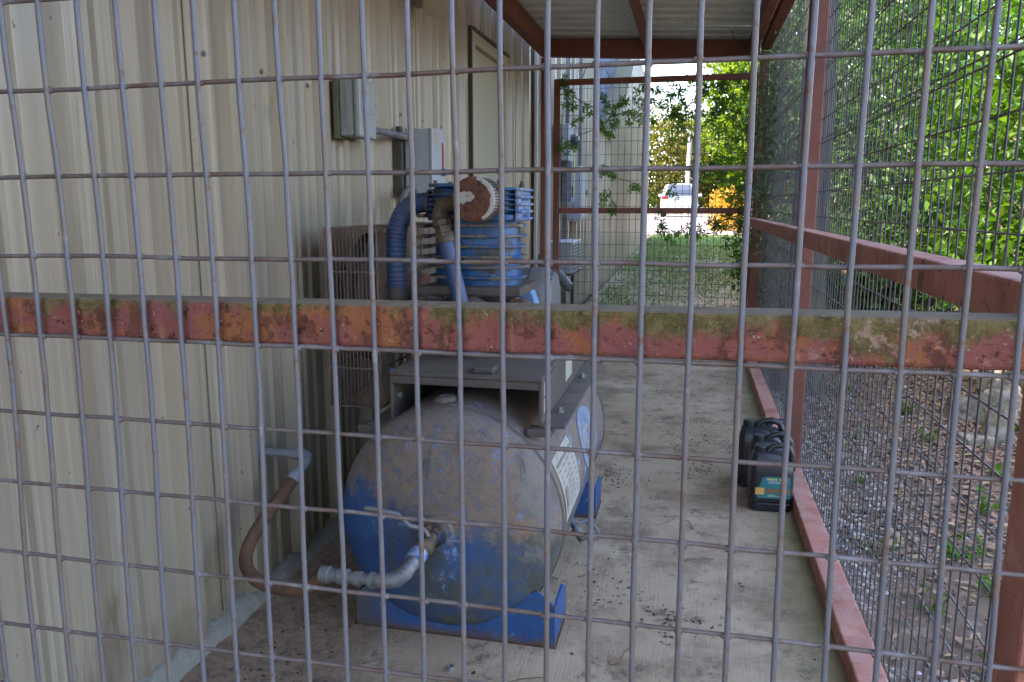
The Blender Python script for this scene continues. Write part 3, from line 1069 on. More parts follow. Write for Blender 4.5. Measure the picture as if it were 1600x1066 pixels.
# intake filter: rusted face, wire-ribbed white body
FX, FZ = -.645, 1.236
flt = MB().lathe([(.0, 0), (.060, .0), (.066, .003), (.068, .008), (.068, .012), (.058, .013)], (FX, 2.300, FZ), (0, 1, 0), 40).build('intake_filter', 'filter_rust', ac, 35)
MB().lathe([(.056, .0125), (.056, .11)], (FX, 2.300, FZ), (0, 1, 0), 40).build('element', 'paper', flt, 35)
MB().lathe([(.056, .11), (.068, .11), (.068, .12), (.03, .122), (.03, .15)], (FX, 2.300, FZ), (0, 1, 0), 40).build('end_cap', 'grime_iron', flt, 35)
for i in range(44):
    a = 2 * PI * i / 44
    MB().tube([(FX + .0655 * math.cos(a), 2.312, FZ + .0655 * math.sin(a)), (FX + .0655 * math.cos(a), 2.411, FZ + .0655 * math.sin(a))], .0019, 4).build('rib', 'grime_iron', flt)
# torn sticker left on the rusted face
pts = [(-.055, -.006), (-.050, .003), (-.047, .017), (-.040, .022), (-.032, .021), (-.026, .026), (-.018, .022), (-.010, .025), (-.004, .023), (.002, .014), (.008, .012), (.006, .003), (.000, -.001), (-.006, -.008), (-.014, -.005), (-.022, -.008), (-.028, -.015), (-.036, -.010), (-.044, -.013)]
MB().prism(pts, lambda u, v, d: (FX + u, 2.2985 - d, FZ + v), 0, .0008).build('torn_sticker', 'paper', flt)
# white paint edge on the side of the rusted cap
a0 = [R(-62 + i * 7) for i in range(21)]
vs, fs = [], []
for i, a in enumerate(a0):
    w = .001 + .0030 * (1 + math.sin(i * 1.1 + 2) * math.sin(i * .37 + 1)) * math.sin(PI * i / 20) + random.uniform(0, .0012)
    for rr, yy in ((.0685, 2.3085), (.0675, 2.3015), (.0605, 2.2992), (.0605 - w, 2.2989)):
        vs.append((FX + rr * math.cos(a), yy, FZ + rr * math.sin(a)))
for i in range(len(a0) - 1):
    for j in range(3):
        a = i * 4 + j
        fs.append((a, a + 4, a + 5, a + 1))
MB().add(vs, fs).build('paint_edge', 'paper', flt, 50)


def arc(c, r, a0, a1, ax, ay, n=10):
    c, ax, ay = Vector(c), Vector(ax), Vector(ay)
    return [c + (ax * math.cos(R(a0 + (a1 - a0) * i / n)) + ay * math.sin(R(a0 + (a1 - a0) * i / n))) * r for i in range(n + 1)]


# big blue discharge hose from the head down the left side
hp = [(-.835, 2.50, 1.225), (-.87, 2.49, 1.228), (-.905, 2.48, 1.218), (-.93, 2.475, 1.195), (-.947, 2.47, 1.16), (-.955, 2.468, 1.11), (-.957, 2.466, 1.05), (-.955, 2.465, .98), (-.953, 2.464, .93)]
fine, rads = [], []
for i in range(len(hp) - 1):
    for t in np.linspace(0, 1, 8, endpoint=False):
        fine.append(Vector(hp[i]).lerp(Vector(hp[i + 1]), t))
fine.append(Vector(hp[-1]))
for it in range(3):
    fine = [fine[0]] + [(fine[i - 1] + fine[i] * 2 + fine[i + 1]) / 4 for i in range(1, len(fine) - 1)] + [fine[-1]]
rads = [.0315 + .0022 * (i % 2) for i in range(len(fine))]
dh = MB().tube(fine, rads, 20).build('discharge_hose', 'blue_hose', ac, 25)
MB().cyl((-.953, 2.464, .952), (-.953, 2.464, .915), .037, n=24).build('hose_clamp', 'grime_iron', dh, 40)
MB().tube([(-.953, 2.464, .92), (-.952, 2.464, .80), (-.93, 2.47, .77), (-.86, 2.48, .765)], .029, 16).build('lower_pipe', 'grime_iron', dh, 50)
MB().lathe([(.040, 0), (.040, .012), (.034, .014)], (-.843, 2.50, 1.225), (-1, 0, 0), 20).build('hose_flange', 'grime_iron', dh, 40)
# second tube with fittings, slanting down to the right
f2 = MB().tube([(-.70, 2.42, 1.222), (-.745, 2.40, 1.222), (-.768, 2.385, 1.215), (-.772, 2.375, 1.19), (-.765, 2.365, 1.165)], [.022, .024, .027, .026, .024], 16).build('elbow_fitting', 'brass', ac, 50)
MB().lathe([(.026, 0), (.031, .006), (.031, .022), (.026, .026), (.025, .045), (.030, .048), (.030, .062), (.026, .068)], (-.768, 2.368, 1.178), (.25, -.08, -1), 8).build('union_nut', 'brass', f2, 30)
MB().tube([(-.752, 2.362, 1.118), (-.738, 2.355, 1.07), (-.715, 2.345, .99), (-.690, 2.335, .90), (-.668, 2.33, .82), (-.655, 2.335, .76)], .0245, 18).build('intercooler_tube', 'blue_hose', f2, 60)
MB().lathe([(.029, 0), (.030, .004), (.030, .016), (.028, .02)], (-.751, 2.361, 1.122), (.25, -.1, -1), 20).build('hose_clamp', 'brass', f2, 40)
# crusted left side of the head
m = MB()
for k in range(6):
    z = 1.015 + k * .033
    m.box(-.86, -.835, 2.40, 2.50, z, z + .011)
m.build('side_fins', 'grime_iron', head, None, .003)

# flywheel, belt and motor
fw = MB().lathe([(.05, -.03), (.05, .03), (.19, .012), (.19, .03), (.225, .03), (.225, .01), (.212, 0), (.225, -.01), (.225, -.03), (.19, -.03), (.19, -.012), (.05, -.03)], (-1.075, 2.60, .90), (1, 0, 0), 48).build('flywheel', 'grime_iron', ac, 40)
MB().cyl((-1.10, 2.60, .90), (-.83, 2.60, .90), .022, n=12).build('shaft', 'steel_grey', fw, 40)
MB().lathe([(.02, -.03), (.07, -.03), (.07, -.01), (.058, 0), (.07, .01), (.07, .03), (.02, .03)], (-1.075, 3.02, .88), (1, 0, 0), 28).build('motor_sheave', 'red_plastic', ac, 40)
# belt loop
bl = []
for i in range(25):
    a = R(100 + i * 160 / 24)
    bl.append((-1.075, 2.60 + .222 * math.cos(a), .90 + .222 * math.sin(a)))
for i in range(13):
    a = R(-80 + i * 160 / 12)
    bl.append((-1.075, 3.02 + .068 * math.cos(a), .88 + .068 * math.sin(a)))
bl.append(bl[0])
MB().tube(bl, .009, 6).build('belt', 'tyre', ac, 40)
MX = -.515
mot = MB().lathe([(.0, 0), (.05, .0), (.09, .012), (.11, .04), (.115, .07), (.115, .30), (.105, .34), (.05, .36), (.02, .36), (.02, .56)], (-.512, 2.99, .865), (-1, 0, 0), 40).build('motor', 'steel_grey', ac, 35)
MB().lathe([(.095, -.004), (.117, .03), (.119, .09)], (-.509, 2.99, .865), (-1, 0, 0), 40).build('end_bell', 'galv_dull', mot, 35)
for ring, (rr, xx) in enumerate(((.115, -.414), (.0, 0))):
    if ring:
        break
    for i in range(22):
        a = 2 * PI * i / 22
        MB().lathe([(.006, 0), (.006, .004), (0, .004)], (-.509 - .006, 2.99 + .1045 * math.cos(a), .865 + .1045 * math.sin(a)), (1, 0, 0), 8).build('vent_hole', 'print_dark', mot)
m = MB()
m.prism([(-.055, 0), (.055, 0), (.05, .06), (.030, .11), (.008, .145), (-.010, .146), (-.030, .115), (-.048, .07)], lambda u, v, d: (-.575 + u * .8, 2.83 - d, .79 + v), 0, .06)
m.build('capacitor_cover', 'light_blue', mot, None, .012)
MB().box(-.61, -.53, 2.78, 2.85, .75, .79).build('cover_base', 'light_blue', mot, None, .01)

# wire belt guard
GX0, GX1, GY0, GY1, GZ0, GZ1 = -1.165, -.985, 2.37, 3.20, .555, 1.145
bg = MB()
rr = .0045
for x in (GX0, GX1):
    for y in (GY0, GY1):
        bg.tube([(x, y, GZ0), (x, y, GZ1)], rr, 6)
    for z in (GZ0, GZ0 + .13, GZ1 - .14, GZ1):
        bg.tube([(x, GY0, z), (x, GY1, z)], rr * .85, 6)
for y in (GY0, GY1):
    for z in (GZ0, GZ0 + .13, GZ1 - .14, GZ1):
        bg.tube([(GX0, y, z), (GX1, y, z)], rr * .85, 6)
guard = bg.build('belt_guard', 'cage_wire', ac, 60)
gw = MB().tube([(0, 0, -(GZ1 - GZ0) / 2), (0, 0, (GZ1 - GZ0) / 2)], .0017, 5)
gw0 = None
pos = [(GX0 + i * (GX1 - GX0) / 14, GY0 - .003) for i in range(15)] + [(GX0 + i * (GX1 - GX0) / 14, GY1) for i in range(15)]
pos += [(GX1 + .003, GY0 + i * .0142) for i in range(1, 58)] + [(GX0, GY0 + i * .0142) for i in range(1, 58)]
zc = (GZ0 + GZ1) / 2
for (x, y) in pos:
    if gw0 is None:
        gw0 = MB().add([(p[0] + ac.location.x, p[1] + ac.location.y, p[2] + ac.location.z) for p in gw.v], gw.f).build('guard_wire', 'cage_wire', guard, 60)
        gw0.location = Vector((x, y, zc)) - ac.location
    else:
        inst(gw0, guard, Vector((x, y, zc)) - ac.location)
MB().box(GX0 + .004, GX1 - .004, GY0 + .004, GY1 - .004, GZ1 - .004, GZ1 - .001).build('top_sheet', 'rust_brown', guard)
m = MB()
for i in range(26):
    yy = GY0 + .016 + i * .031
    m.tube([(GX0, yy, GZ0), (GX1, yy, GZ0)], .0017, 5)
m.build('floor_wire', 'cage_wire', guard)
MB().box(GX0 + .02, GX0 + .11, GY0 + .03, GY0 + .04, .985, 1.002).box(GX1 - .03, GX1 + .0, GY0 + .05, GY0 + .06, 1.06, 1.085).build('strap', 'blue_clean', guard)
MB().lathe([(.014, 0), (.014, .012), (0, .013)], (GX1 + .006, GY0 + .08, .66), (1, 0, 0), 6).build('bolt', 'light_blue', guard, 30)
MB().box(-.985, -.845, 2.45, 2.49, .60, .64).box(-.985, -.845, 3.05, 3.09, .60, .64).build('guard_bracket', 'steel_dark', ac)

# outlet valve and pipe on the tank head
VX, VY, VZ = TX, 1.865, TZ + .012
ov = MB().lathe([(.020, 0), (.020, .03), (.026, .032), (.026, .055), (.020, .06), (.020, .085)], (VX, VY + .005, VZ), (-.16, -1, -.22), 14).build('ball_valve', 'brass', ac, 35)
dv_ = Vector((-.16, -1, -.22)).normalized()
e0 = Vector((VX, VY + .005, VZ)) + dv_ * .08
pipe = [e0, e0 + dv_ * .03, e0 + dv_ * .055 + Vector((-.006, 0, -.010)), e0 + dv_ * .070 + Vector((-.022, 0, -.020)), e0 + dv_ * .078 + Vector((-.046, 0, -.024)), e0 + dv_ * .080 + Vector((-.075, .002, -.024))]
MB().lathe([(.023, 0), (.025, .002), (.025, .034), (.022, .036)], e0 - dv_ * .012, dv_, 18).build('valve_body', 'worn_blue', ov, 35)
MB().tube([e0 + dv_ * .02] + pipe[1:], [.018, .0195, .0215, .0215, .0195, .018], 16).build('elbow', 'galv', ov, 50)
pe = pipe[-1]
MB().lathe([(.021, 0), (.021, .012), (.014, .013), (.014, .035), (.019, .036), (.019, .055), (.015, .057), (.015, .072), (.020, .073), (.0215, .08), (.0215, .10), (.0175, .104), (.0175, .125), (.022, .127), (.022, .15), (.018, .152)], pe, (-1, .06, -.02), 14).build('pipe_fittings', 'galv_dull', ov, 35)
hs = pe + Vector((-1, .06, -.02)).normalized() * .15
MB().tube([(VX + .002, VY - .028, VZ + .02), (VX - .004, VY - .036, VZ + .042), (VX - .045, VY - .04, VZ + .048), (VX - .075, VY - .042, VZ + .078), (VX - .15, VY - .045, VZ + .088), (VX - .165, VY - .045, VZ + .088)], [.006, .007, .0065, .0065, .0075, .006], 8).build('valve_handle', 'galv_dull', ov, 50)
MB().lathe([(.010, 0), (.010, .012), (0, .013)], (VX + .002, VY - .030, VZ + .040), (0, 0, 1), 6).build('stem_nut', 'rust_brown', ov, 30)

# ------------------------------------------------------------------ air hose and the pipe through the wall
wp = thing('wall_air_pipe', 'grey pipe stub and elbow coming out of the wall beside the tank', 'pipe', (-1.27, 2.14, .46))
MB().lathe([(.036, 0), (.037, .004), (.030, .012), (.018, .014)], (-1.298 + .001, 2.12, .462), (1, 0, 0), 20).build('wall_flange', 'pipe_grey', wp, 40)
MB().cyl((-1.298, 2.12, .462), (-1.165, 2.12, .462), .013, n=14).build('pipe', 'pipe_grey', wp, 40)
MB().tube([(-1.175, 2.12, .462), (-1.145, 2.12, .462), (-1.128, 2.112, .458), (-1.124, 2.095, .448), (-1.126, 2.07, .435)], [.018, .0185, .020, .0185, .018], 14).build('elbow', 'pipe_grey', wp, 50)
MB().lathe([(.017, 0), (.017, .03), (.021, .031), (.021, .055), (.018, .06)], (-1.126, 2.075, .437), (-.12, -.85, -.42), 14).build('hose_collar', 'pipe_grey', wp, 40)

kp = [(-1.132, 2.025, .412), (-1.140, 1.965, .380), (-1.158, 1.90, .338), (-1.168, 1.85, .300), (-1.165, 1.81, .270), (-1.14, 1.775, .245), (-1.09, 1.75, .228), (-1.02, 1.742, .222), (-.95, 1.742, .224), tuple(hs)]
cv = [Vector(p) for p in kp]
for it in range(3):
    nn = [cv[0]]
    for i in range(len(cv) - 1):
        nn += [cv[i] * .75 + cv[i + 1] * .25, cv[i] * .25 + cv[i + 1] * .75]
    cv = nn + [cv[-1]]
h = MB().tube(cv, .0185, 14).build('air_hose', 'rust_brown', None, 60)
tag(h, 'rusty brown air hose looping from the wall pipe to the tank valve', 'hose')

# ------------------------------------------------------------------ electrical things on the wall
b1 = thing('timer_box', 'grey-green plastic electrical box on an olive backing plate, higher on the wall', 'electrical box', (-1.29, 2.8, 1.56))
MB().box(-1.268, -1.245, 2.685, 2.835, 1.455, 1.668).build('backing_plate', 'box_olive', b1, None, .003)
MB().box(-1.2445, -1.19, 2.688, 2.830, 1.463, 1.660).build('body', 'box_grey', b1, None, .008)
cover = MB().box(-1.1895, -1.163, 2.683, 2.835, 1.458, 1.665).build('cover', 'box_grey', b1, None, .01)
MB().box(-1.1628, -1.1605, 2.70, 2.82, 1.545, 1.645).build('window', 'box_grey', cover, None, .002)
MB().box(-1.215, -1.195, 2.6805, 2.6825, 1.49, 1.64).build('latch', 'box_grey', b1)
b2 = thing('switch_box', 'grey steel safety switch box with red lever slot and blue knob', 'electrical box', (-1.27, 3.45, 1.40))
MB().box(-1.268, -1.245, 3.30, 3.33, 1.25, 1.555).box(-1.268, -1.245, 3.50, 3.53, 1.25, 1.555).build('strut', 'grime_iron', b2)
MB().box(-1.2445, -1.128, 3.345, 3.515, 1.25, 1.548).build('body', 'box_light', b2, None, .004)
cv2 = MB().box(-1.1275, -1.116, 3.340, 3.520, 1.246, 1.552).build('cover', 'box_light', b2, None, .003)
MB().box(-1.1158, -1.112, 3.475, 3.492, 1.38, 1.495).build('lever_slot', 'red_plastic', cv2)
MB().lathe([(.016, 0), (.016, .018), (.009, .02), (.009, .03), (0, .03)], (-1.1155, 3.47, 1.365), (1, 0, 0), 12).build('knob', 'blue_plastic', cv2, 40)
for i in range(4):
    MB().box(-1.1158, -1.1148, 3.375, 3.405, 1.480 + i * .014, 1.489 + i * .014).build('warning_print', 'orange_print', cv2)
c1 = MB().tube([(-1.21, 2.82, 1.50), (-1.21, 3.0, 1.505), (-1.21, 3.345, 1.507)], .014, 14).build('conduit', 'galv', None, 50)
tag(c1, 'straight grey conduit joining the two electrical boxes on the wall', 'conduit')
fx = [(-1.20, 3.36, 1.27), (-1.20, 3.32, 1.285), (-1.195, 3.27, 1.29), (-1.19, 3.20, 1.275), (-1.18, 3.12, 1.24), (-1.17, 3.04, 1.19), (-1.165, 2.98, 1.13), (-1.16, 2.95, 1.06), (-1.15, 2.95, .95)]
c2 = MB().tube(fx, .0135, 12).build('flexible_conduit', 'galv', None, 60)
tag(c2, 'curved flexible conduit drooping from the safety switch behind the belt guard', 'conduit')
lp = thing('wall_lamp', 'beige round floodlight high on the metal wall under the roof', 'lamp', (-1.25, 3.55, 2.13))
MB().cyl((-1.27, 3.62, 2.16), (-1.24, 3.62, 2.16), .05, n=20).build('mount', 'lamp_beige', lp, 40)
MB().tube([(-1.24, 3.62, 2.16), (-1.20, 3.60, 2.15), (-1.19, 3.57, 2.15)], .014, 10).build('arm', 'lamp_beige', lp, 50)
MB().lathe([(.0, 0), (.035, .004), (.05, .03), (.062, .08), (.066, .12), (.060, .122), (.0, .11)], (-1.19, 3.58, 2.17), (.35, -.5, -.45), 24).build('head', 'lamp_beige', lp, 40)

# ------------------------------------------------------------------ oil jugs by the rail


def rrect(w, d, r, n=5):
    pts = []
    for cx, cy, a in ((w / 2 - r, d / 2 - r, 0), (-w / 2 + r, d / 2 - r, 90), (-w / 2 + r, -d / 2 + r, 180), (w / 2 - r, -d / 2 + r, 270)):
        for i in range(n):
            q = R(a + 90 * i / (n - 1))
            pts.append((cx + r * math.cos(q), cy + r * math.sin(q)))
    return pts


def make_jug(name, label, x, y, s=1.0, rot=0.0, with_label=True):
    """gallon jug: rounded body, sloping shoulder, cap on the left, arched handle on the right"""
    t = thing(name, label, 'jug', (x, y, 0), 'oil jugs standing against the fence rail')
    M = Matrix.Translation((x, y, 0)) @ Matrix.Rotation(rot, 4, 'Z') @ Matrix.Scale(s, 4)

    def P(a, b_, c):
        return M @ Vector((a, b_, c))
    secs = [(.165, .096, 0.002, 0), (.176, .106, .008, 0), (.178, .108, .035, 0), (.172, .102, .038, 0), (.172, .102, .042, 0), (.178, .108, .046, 0), (.178, .108, .165, 0), (.172, .104, .195, -.003), (.150, .094, .222, -.010), (.115, .075, .242, -.022), (.080, .055, .252, -.040)]
    vs, fs = [], []
    k = 20
    for (w, d, z, ox) in secs:
        vs += [P(px + ox, py, z) for px, py in rrect(w, d, min(w, d) * .28)]
    for i in range(len(secs) - 1):
        for j in range(k):
            a, b_ = i * k + j, i * k + (j + 1) % k
            fs.append((a, b_, b_ + k, a + k))
    fs.append(tuple(range(k - 1, -1, -1)))
    fs.append(tuple(range((len(secs) - 1) * k, len(secs) * k)))
    MB().add(vs, fs).build('body', 'black_plastic', t, 35)
    m = MB()
    prof = [(.021, 0), (.021, .010), (.025, .011), (.025, .028), (.022, .031), (0, .031)]
    m.lathe([(r * s, h_ * s) for r, h_ in prof], P(-.050, 0, .246), (0, 0, 1), 18)
    m.build('cap', 'black_plastic', t, 35)
    pts = [P(-.022, 0, .240), P(-.012, 0, .262), P(.006, 0, .277), (P(.040, 0, .281)), P(.068, 0, .272), P(.080, 0, .245), P(.083, 0, .205), P(.083, 0, .17)]
    MB().tube(pts, [.013 * s, .013 * s, .0125 * s, .0125 * s, .013 * s, .0135 * s, .0145 * s, .016 * s], 10).build('handle', 'black_plastic', t, 60)
    if with_label:
        yy = -.0545
        lb = MB().prism([(-.062, .062), (.072, .062), (.072, .158), (-.028, .158), (-.044, .150), (-.050, .120), (-.062, .108)], lambda u, v, d: P(u, yy - d, v), 0, .0008).build('label', 'label_teal', t)
        MB().prism([(-.046, .151), (.068, .151), (.068, .122), (-.018, .120)], lambda u, v, d: P(u, yy - .0009 - d, v), 0, .0004).build('label_panel', 'label_blue', lb)
        MB().prism([(-.07, .078), (-.034, .078), (-.034, .108), (-.07, .108)], lambda u, v, d: P(u, yy - .0009 - d, v), 0, .0005).build('label_panel', 'label_orange', lb)
        MB().prism([(-.028, .088), (.070, .088), (.070, .104), (-.028, .104)], lambda u, v, d: P(u, yy - .0009 - d, v), 0, .0005).build('label_panel', 'label_brown', lb)
        m = MB()
        xx = -.024
        for w in (.006, .005, .006, .005, .005, .0, .006, .005, .005, .006):
            if w:
                m.prism([(xx, .143), (xx + w, .143), (xx + w, .150), (xx, .150)], lambda u, v, d: P(u, yy - .0016 - d, v), 0, .0003)
            xx += .0085
        m.build('label_print', 'label_yellow', lb, kind='stuff')
        m = MB()
        for zz, w in ((.076, .03), (.070, .045), (.135, .07), (.129, .055)):
            m.prism([(-.018, zz), (-.018 + w, zz), (-.018 + w, zz + .0028), (-.018, zz + .0028)], lambda u, v, d: P(u, yy - .0016 - d, v), 0, .0003)
        m.build('label_print', 'paper', lb, kind='stuff')
    return t


make_jug('oil_jug', 'front black oil jug with a teal label against the fence rail', .350, 3.20, .95, R(4))
make_jug('oil_jug', 'black oil jug in the middle, directly behind the teal-labelled one', .357, 3.33, .98, R(3), False)
make_jug('oil_jug', 'black oil jug standing last in the row, sticking out to the left', .330, 3.47, 1.06, R(-6), False)
make_jug('oil_jug', 'black jug mostly hidden behind the others, tight in the rail corner', .380, 3.59, .93, R(10), False)

# ------------------------------------------------------------------ beyond the far fence: wall equipment
mt = thing('meter_cabinet', 'blue-grey electric meter cabinet on the wall beyond the far fence', 'meter', (-1.28, 7.5, 1.7))
MB().box(-1.268, -1.13, 7.3, 7.62, 1.62, 1.95).build('body', 'box_light', mt, None, .006)
MB().lathe([(.07, 0), (.07, .05), (.05, .07), (0, .075)], (-1.13, 7.46, 1.80), (1, 0, 0), 20).build('dial', 'car_glass', mt, 40)
MB().box(-1.20, -1.16, 7.40, 7.44, .2, 1.62).box(-1.20, -1.16, 7.52, 7.56, 1.95, 3.2).build('riser', 'galv', mt)
sb = thing('breaker_panel', 'pale blue-grey breaker panel on the wall past the meter cabinet', 'electrical box', (-1.28, 8.5, 1.3))
MB().box(-1.268, -1.15, 8.25, 8.75, 1.05, 1.62).build('body', 'box_light', sb, None, .006)
MB().box(-1.149, -1.14, 8.29, 8.71, 1.09, 1.58).build('door', 'box_light', sb, None, .003)
MB().box(-1.139, -1.13, 8.66, 8.69, 1.32, 1.38).build('latch', 'grime_iron', sb)
MB().box(-1.21, -1.17, 8.45, 8.49, 1.62, 3.3).build('riser', 'galv', sb)
wl = thing('control_panel', 'narrow blue panel with yellow stripe beside the meter cabinet', 'panel', (-1.28, 7.95, 1.4))
MB().box(-1.268, -1.17, 7.78, 8.02, 1.25, 1.9).build('body', 'paper_blue', wl, None, .006)
MB().box(-1.169, -1.165, 7.86, 7.93, 1.3, 1.85).build('stripe', 'label_yellow', wl)
MB().box(-1.169, -1.16, 7.80, 7.84, 1.3, 1.4).build('latch', 'print_dark', wl)
au = thing('wall_unit', 'boxy beige ventilation unit hung on the wall just outside the far fence', 'air conditioner', (-1.2, 7.1, .75))
MB().box(-1.268, -1.02, 6.85, 7.45, .62, .90).build('housing', 'box_light', au, None, .01)
for i in range(8):
    MB().box(-1.0195, -1.014, 6.90, 7.40, .65 + i * .029, .664 + i * .029).build('louver', 'galv_dull', au)
MB().box(-1.268, -1.03, 6.87, 7.43, .60, .619).build('bracket', 'grime_iron', au)
MB().tube([(-1.08, 7.3, .60), (-1.08, 7.3, .3), (-1.07, 7.28, .1), (-1.04, 7.26, -.05)], .014, 8).build('drain_hose', 'tyre', au, 50)
ds = thing('downspout', 'short grey downspout elbow low on the wall outside the far fence', 'downspout', (-1.2, 6.75, .5))
MB().tube([(-1.27, 6.70, .72), (-1.19, 6.70, .70), (-1.10, 6.68, .62), (-1.02, 6.66, .53), (-.99, 6.66, .52)], [.045, .048, .048, .046, .046], 10).build('spout', 'galv', ds, 50)
MB().box(-1.28, -1.262, 6.64, 6.76, .64, .80).build('strap', 'galv_dull', ds)
aw = thing('window_awning', 'blue-grey metal awning with a brown edge brace on the far wall', 'awning', (-1.28, 12, 2.7))
MB().add([(-1.265, 10.6, 3.30), (-.98, 10.6, 3.28), (-1.22, 10.6, 2.25), (-1.265, 10.6, 2.25), (-1.265, 10.63, 3.30), (-.98, 10.63, 3.28), (-1.22, 10.63, 2.25), (-1.265, 10.63, 2.25)],
         [(0, 1, 2, 3), (7, 6, 5, 4), (0, 4, 5, 1), (1, 5, 6, 2), (2, 6, 7, 3), (3, 7, 4, 0)]).build('side_panel', 'paper_blue', aw)
MB().add([(-.99, 10.58, 3.29), (-.95, 10.58, 3.29), (-1.18, 10.58, 2.22), (-1.23, 10.58, 2.22), (-.99, 12.4, 3.29), (-.95, 12.4, 3.29), (-1.18, 12.4, 2.22), (-1.23, 12.4, 2.22)],
         [(0, 1, 2, 3), (7, 6, 5, 4), (0, 4, 5, 1), (1, 5, 6, 2), (2, 6, 7, 3), (3, 7, 4, 0)]).build('edge_brace', 'galv_dull', aw)
MB().box(-1.265, -.96, 10.55, 12.45, 3.30, 3.34).build('top', 'roof_metal', aw)

# ------------------------------------------------------------------ white car on the driveway
CY = 40.0
CZ = gz(0, CY) + .03
CXC = -.68
car = thing('parked_car', 'white hatchback seen from behind on the sunny driveway', 'car', (CXC, CY, CZ))
secs = []   # (y, half width bottom, half width top, z bottom, belt z, roof z, roof half width)
rows = [(0.0, .84, .30, .62, 1.02, .62, 1.04), (0.10, .89, .24, .62, 1.06, .66, 1.30), (.45, .91, .22, .70, 1.08, .64, 1.60), (1.2, .92, .22, .72, 1.06, .63, 1.66), (2.2, .92, .22, .72, 1.02, .60, 1.58), (2.9, .91, .22, .70, .98, .62, 1.06), (3.9, .88, .24, .64, .86, .60, .90), (4.25, .74, .34, .60, .70, .56, .72)]
vs, fs = [], []
for (yy, hw, zb, zm, zbelt, rw, zr) in rows:
    half = [(hw * .86, zb), (hw, zb + .12), (hw, zm), (hw * .97, zbelt), (rw + .06, zr - .06), (rw * .7, zr), (0, zr + .015)]
    ring = [(x, z) for x, z in half] + [(-x, z) for x, z in half[-2::-1]]
    vs += [(CXC + x, CY + yy, CZ + z) for x, z in ring]
k = 13
for i in range(len(rows) - 1):
    for j in range(k - 1):
        a = i * k + j
        fs.append((a, a + k, a + k + 1, a + 1))
    fs.append((i * k + k - 1, i * k + 2 * k - 1, (i + 1) * k, i * k))
fs.append(tuple(range(k)))
fs.append(tuple(range(len(rows) * k - 1, (len(rows) - 1) * k - 1, -1)))
MB().add(vs, fs).build('body', 'car_white', car, 35)
MB().add([(CXC + sx_ * w_, CY + y_, CZ + z_) for (w_, y_, z_) in ((.64, -.025, 1.06), (.60, .075, 1.335), (.55, .36, 1.60)) for sx_ in (-1, 1)], [(0, 1, 3, 2), (2, 3, 5, 4)]).build('rear_window', 'car_glass', car)
for s_ in (-1, 1):
    MB().box(CXC + s_ * .72 - .13, CXC + s_ * .72 + .13, CY - .03, CY + .12, CZ + .88, CZ + 1.04).build('tail_light', 'car_red', car, None, .03)
    MB().add([(CXC + s_ * .89, CY + .7, CZ + 1.10), (CXC + s_ * .89, CY + 2.5, CZ + 1.05), (CXC + s_ * .735, CY + 2.2, CZ + 1.48), (CXC + s_ * .735, CY + .8, CZ + 1.55)], [(0, 1, 2, 3)]).build('side_window', 'car_glass', car)
    MB().box(CXC + s_ * 1.02 - .09, CXC + s_ * 1.02 + .09, CY + 2.55, CY + 2.66, CZ + 1.02, CZ + 1.17).build('mirror', 'car_white', car, None, .03)
    for yy in (.75, 3.35):
        w = MB().lathe([(.20, -.11), (.31, -.11), (.34, -.08), (.34, .08), (.31, .11), (.20, .11)], (CXC + s_ * .80, CY + yy, CZ + .34), (1, 0, 0), 24).build('wheel', 'tyre', car, 40)
        MB().lathe([(0, -.09), (.20, -.10), (.20, .10), (0, .09)], (CXC + s_ * .80, CY + yy, CZ + .34), (1, 0, 0), 18).build('rim', 'galv', w, 40)
MB().box(CXC - .80, CXC + .80, CY - .07, CY + .06, CZ + .34, CZ + .62).build('bumper', 'car_white', car, None, .05)
MB().box(CXC - .62, CXC + .62, CY - .085, CY - .01, CZ + .28, CZ + .42).build('lower_trim', 'car_dark', car, None, .03)
MB().box(CXC - .26, CXC + .26, CY - .02, CY + .01, CZ + .74, CZ + .87).build('number_plate', 'paper', car)
MB().tube([(CXC + .05, CY + .02, CZ + 1.09), (CXC + .35, CY + .10, CZ + 1.20)], .015, 5).build('wiper', 'car_dark', car)

# ------------------------------------------------------------------ trees and shrubs


def tree(name, label, base, h, crown, rad, nclump, per, leaf, size, spread, bark='bark', r0=.07, limbs=6, group=None, lean=(0, 0), hollow=.35):
    bx, by = base
    bz = gz(bx, by) - .03
    t = thing(name, label, 'tree' if 'tree' in name else 'shrub', (bx, by, bz), group)
    m = MB()
    top = Vector((crown[0], crown[1], crown[2]))
    b0 = Vector((bx, by, bz))
    mid = b0.lerp(top, .5) + Vector((lean[0], lean[1], 0))
    m.tube([b0, b0.lerp(mid, .5) + Vector((random.uniform(-.04, .04), random.uniform(-.04, .04), 0)), mid, mid.lerp(top, .6), top], [r0 * 1.25, r0, r0 * .75, r0 * .5, r0 * .2], 9)
    for i in range(limbs):
        s = b0.lerp(top, random.uniform(.25, .8))
        a = random.uniform(0, 2 * PI)
        e = Vector((crown[0] + math.cos(a) * rad[0] * random.uniform(.5, .9), crown[1] + math.sin(a) * rad[1] * random.uniform(.5, .9), crown[2] + random.uniform(-.5, .7) * rad[2]))
        q = s.lerp(e, .5) + Vector((0, 0, random.uniform(-.05, .12) * rad[2]))
        m.tube([s, q, e], [r0 * .42, r0 * .28, r0 * .08], 6)
    m.build('trunk', bark, t, 60)
    P = clumped(crown, rad, nclump, per, spread, hollow)
    P = P[P[:, 2] > bz + .05]
    P = P[P[:, 0] > .60] if by < 7.5 else P
    V, F = leaf_arrays(P, size)
    mesh_np('crown', V, F, leaf, t)
    return t


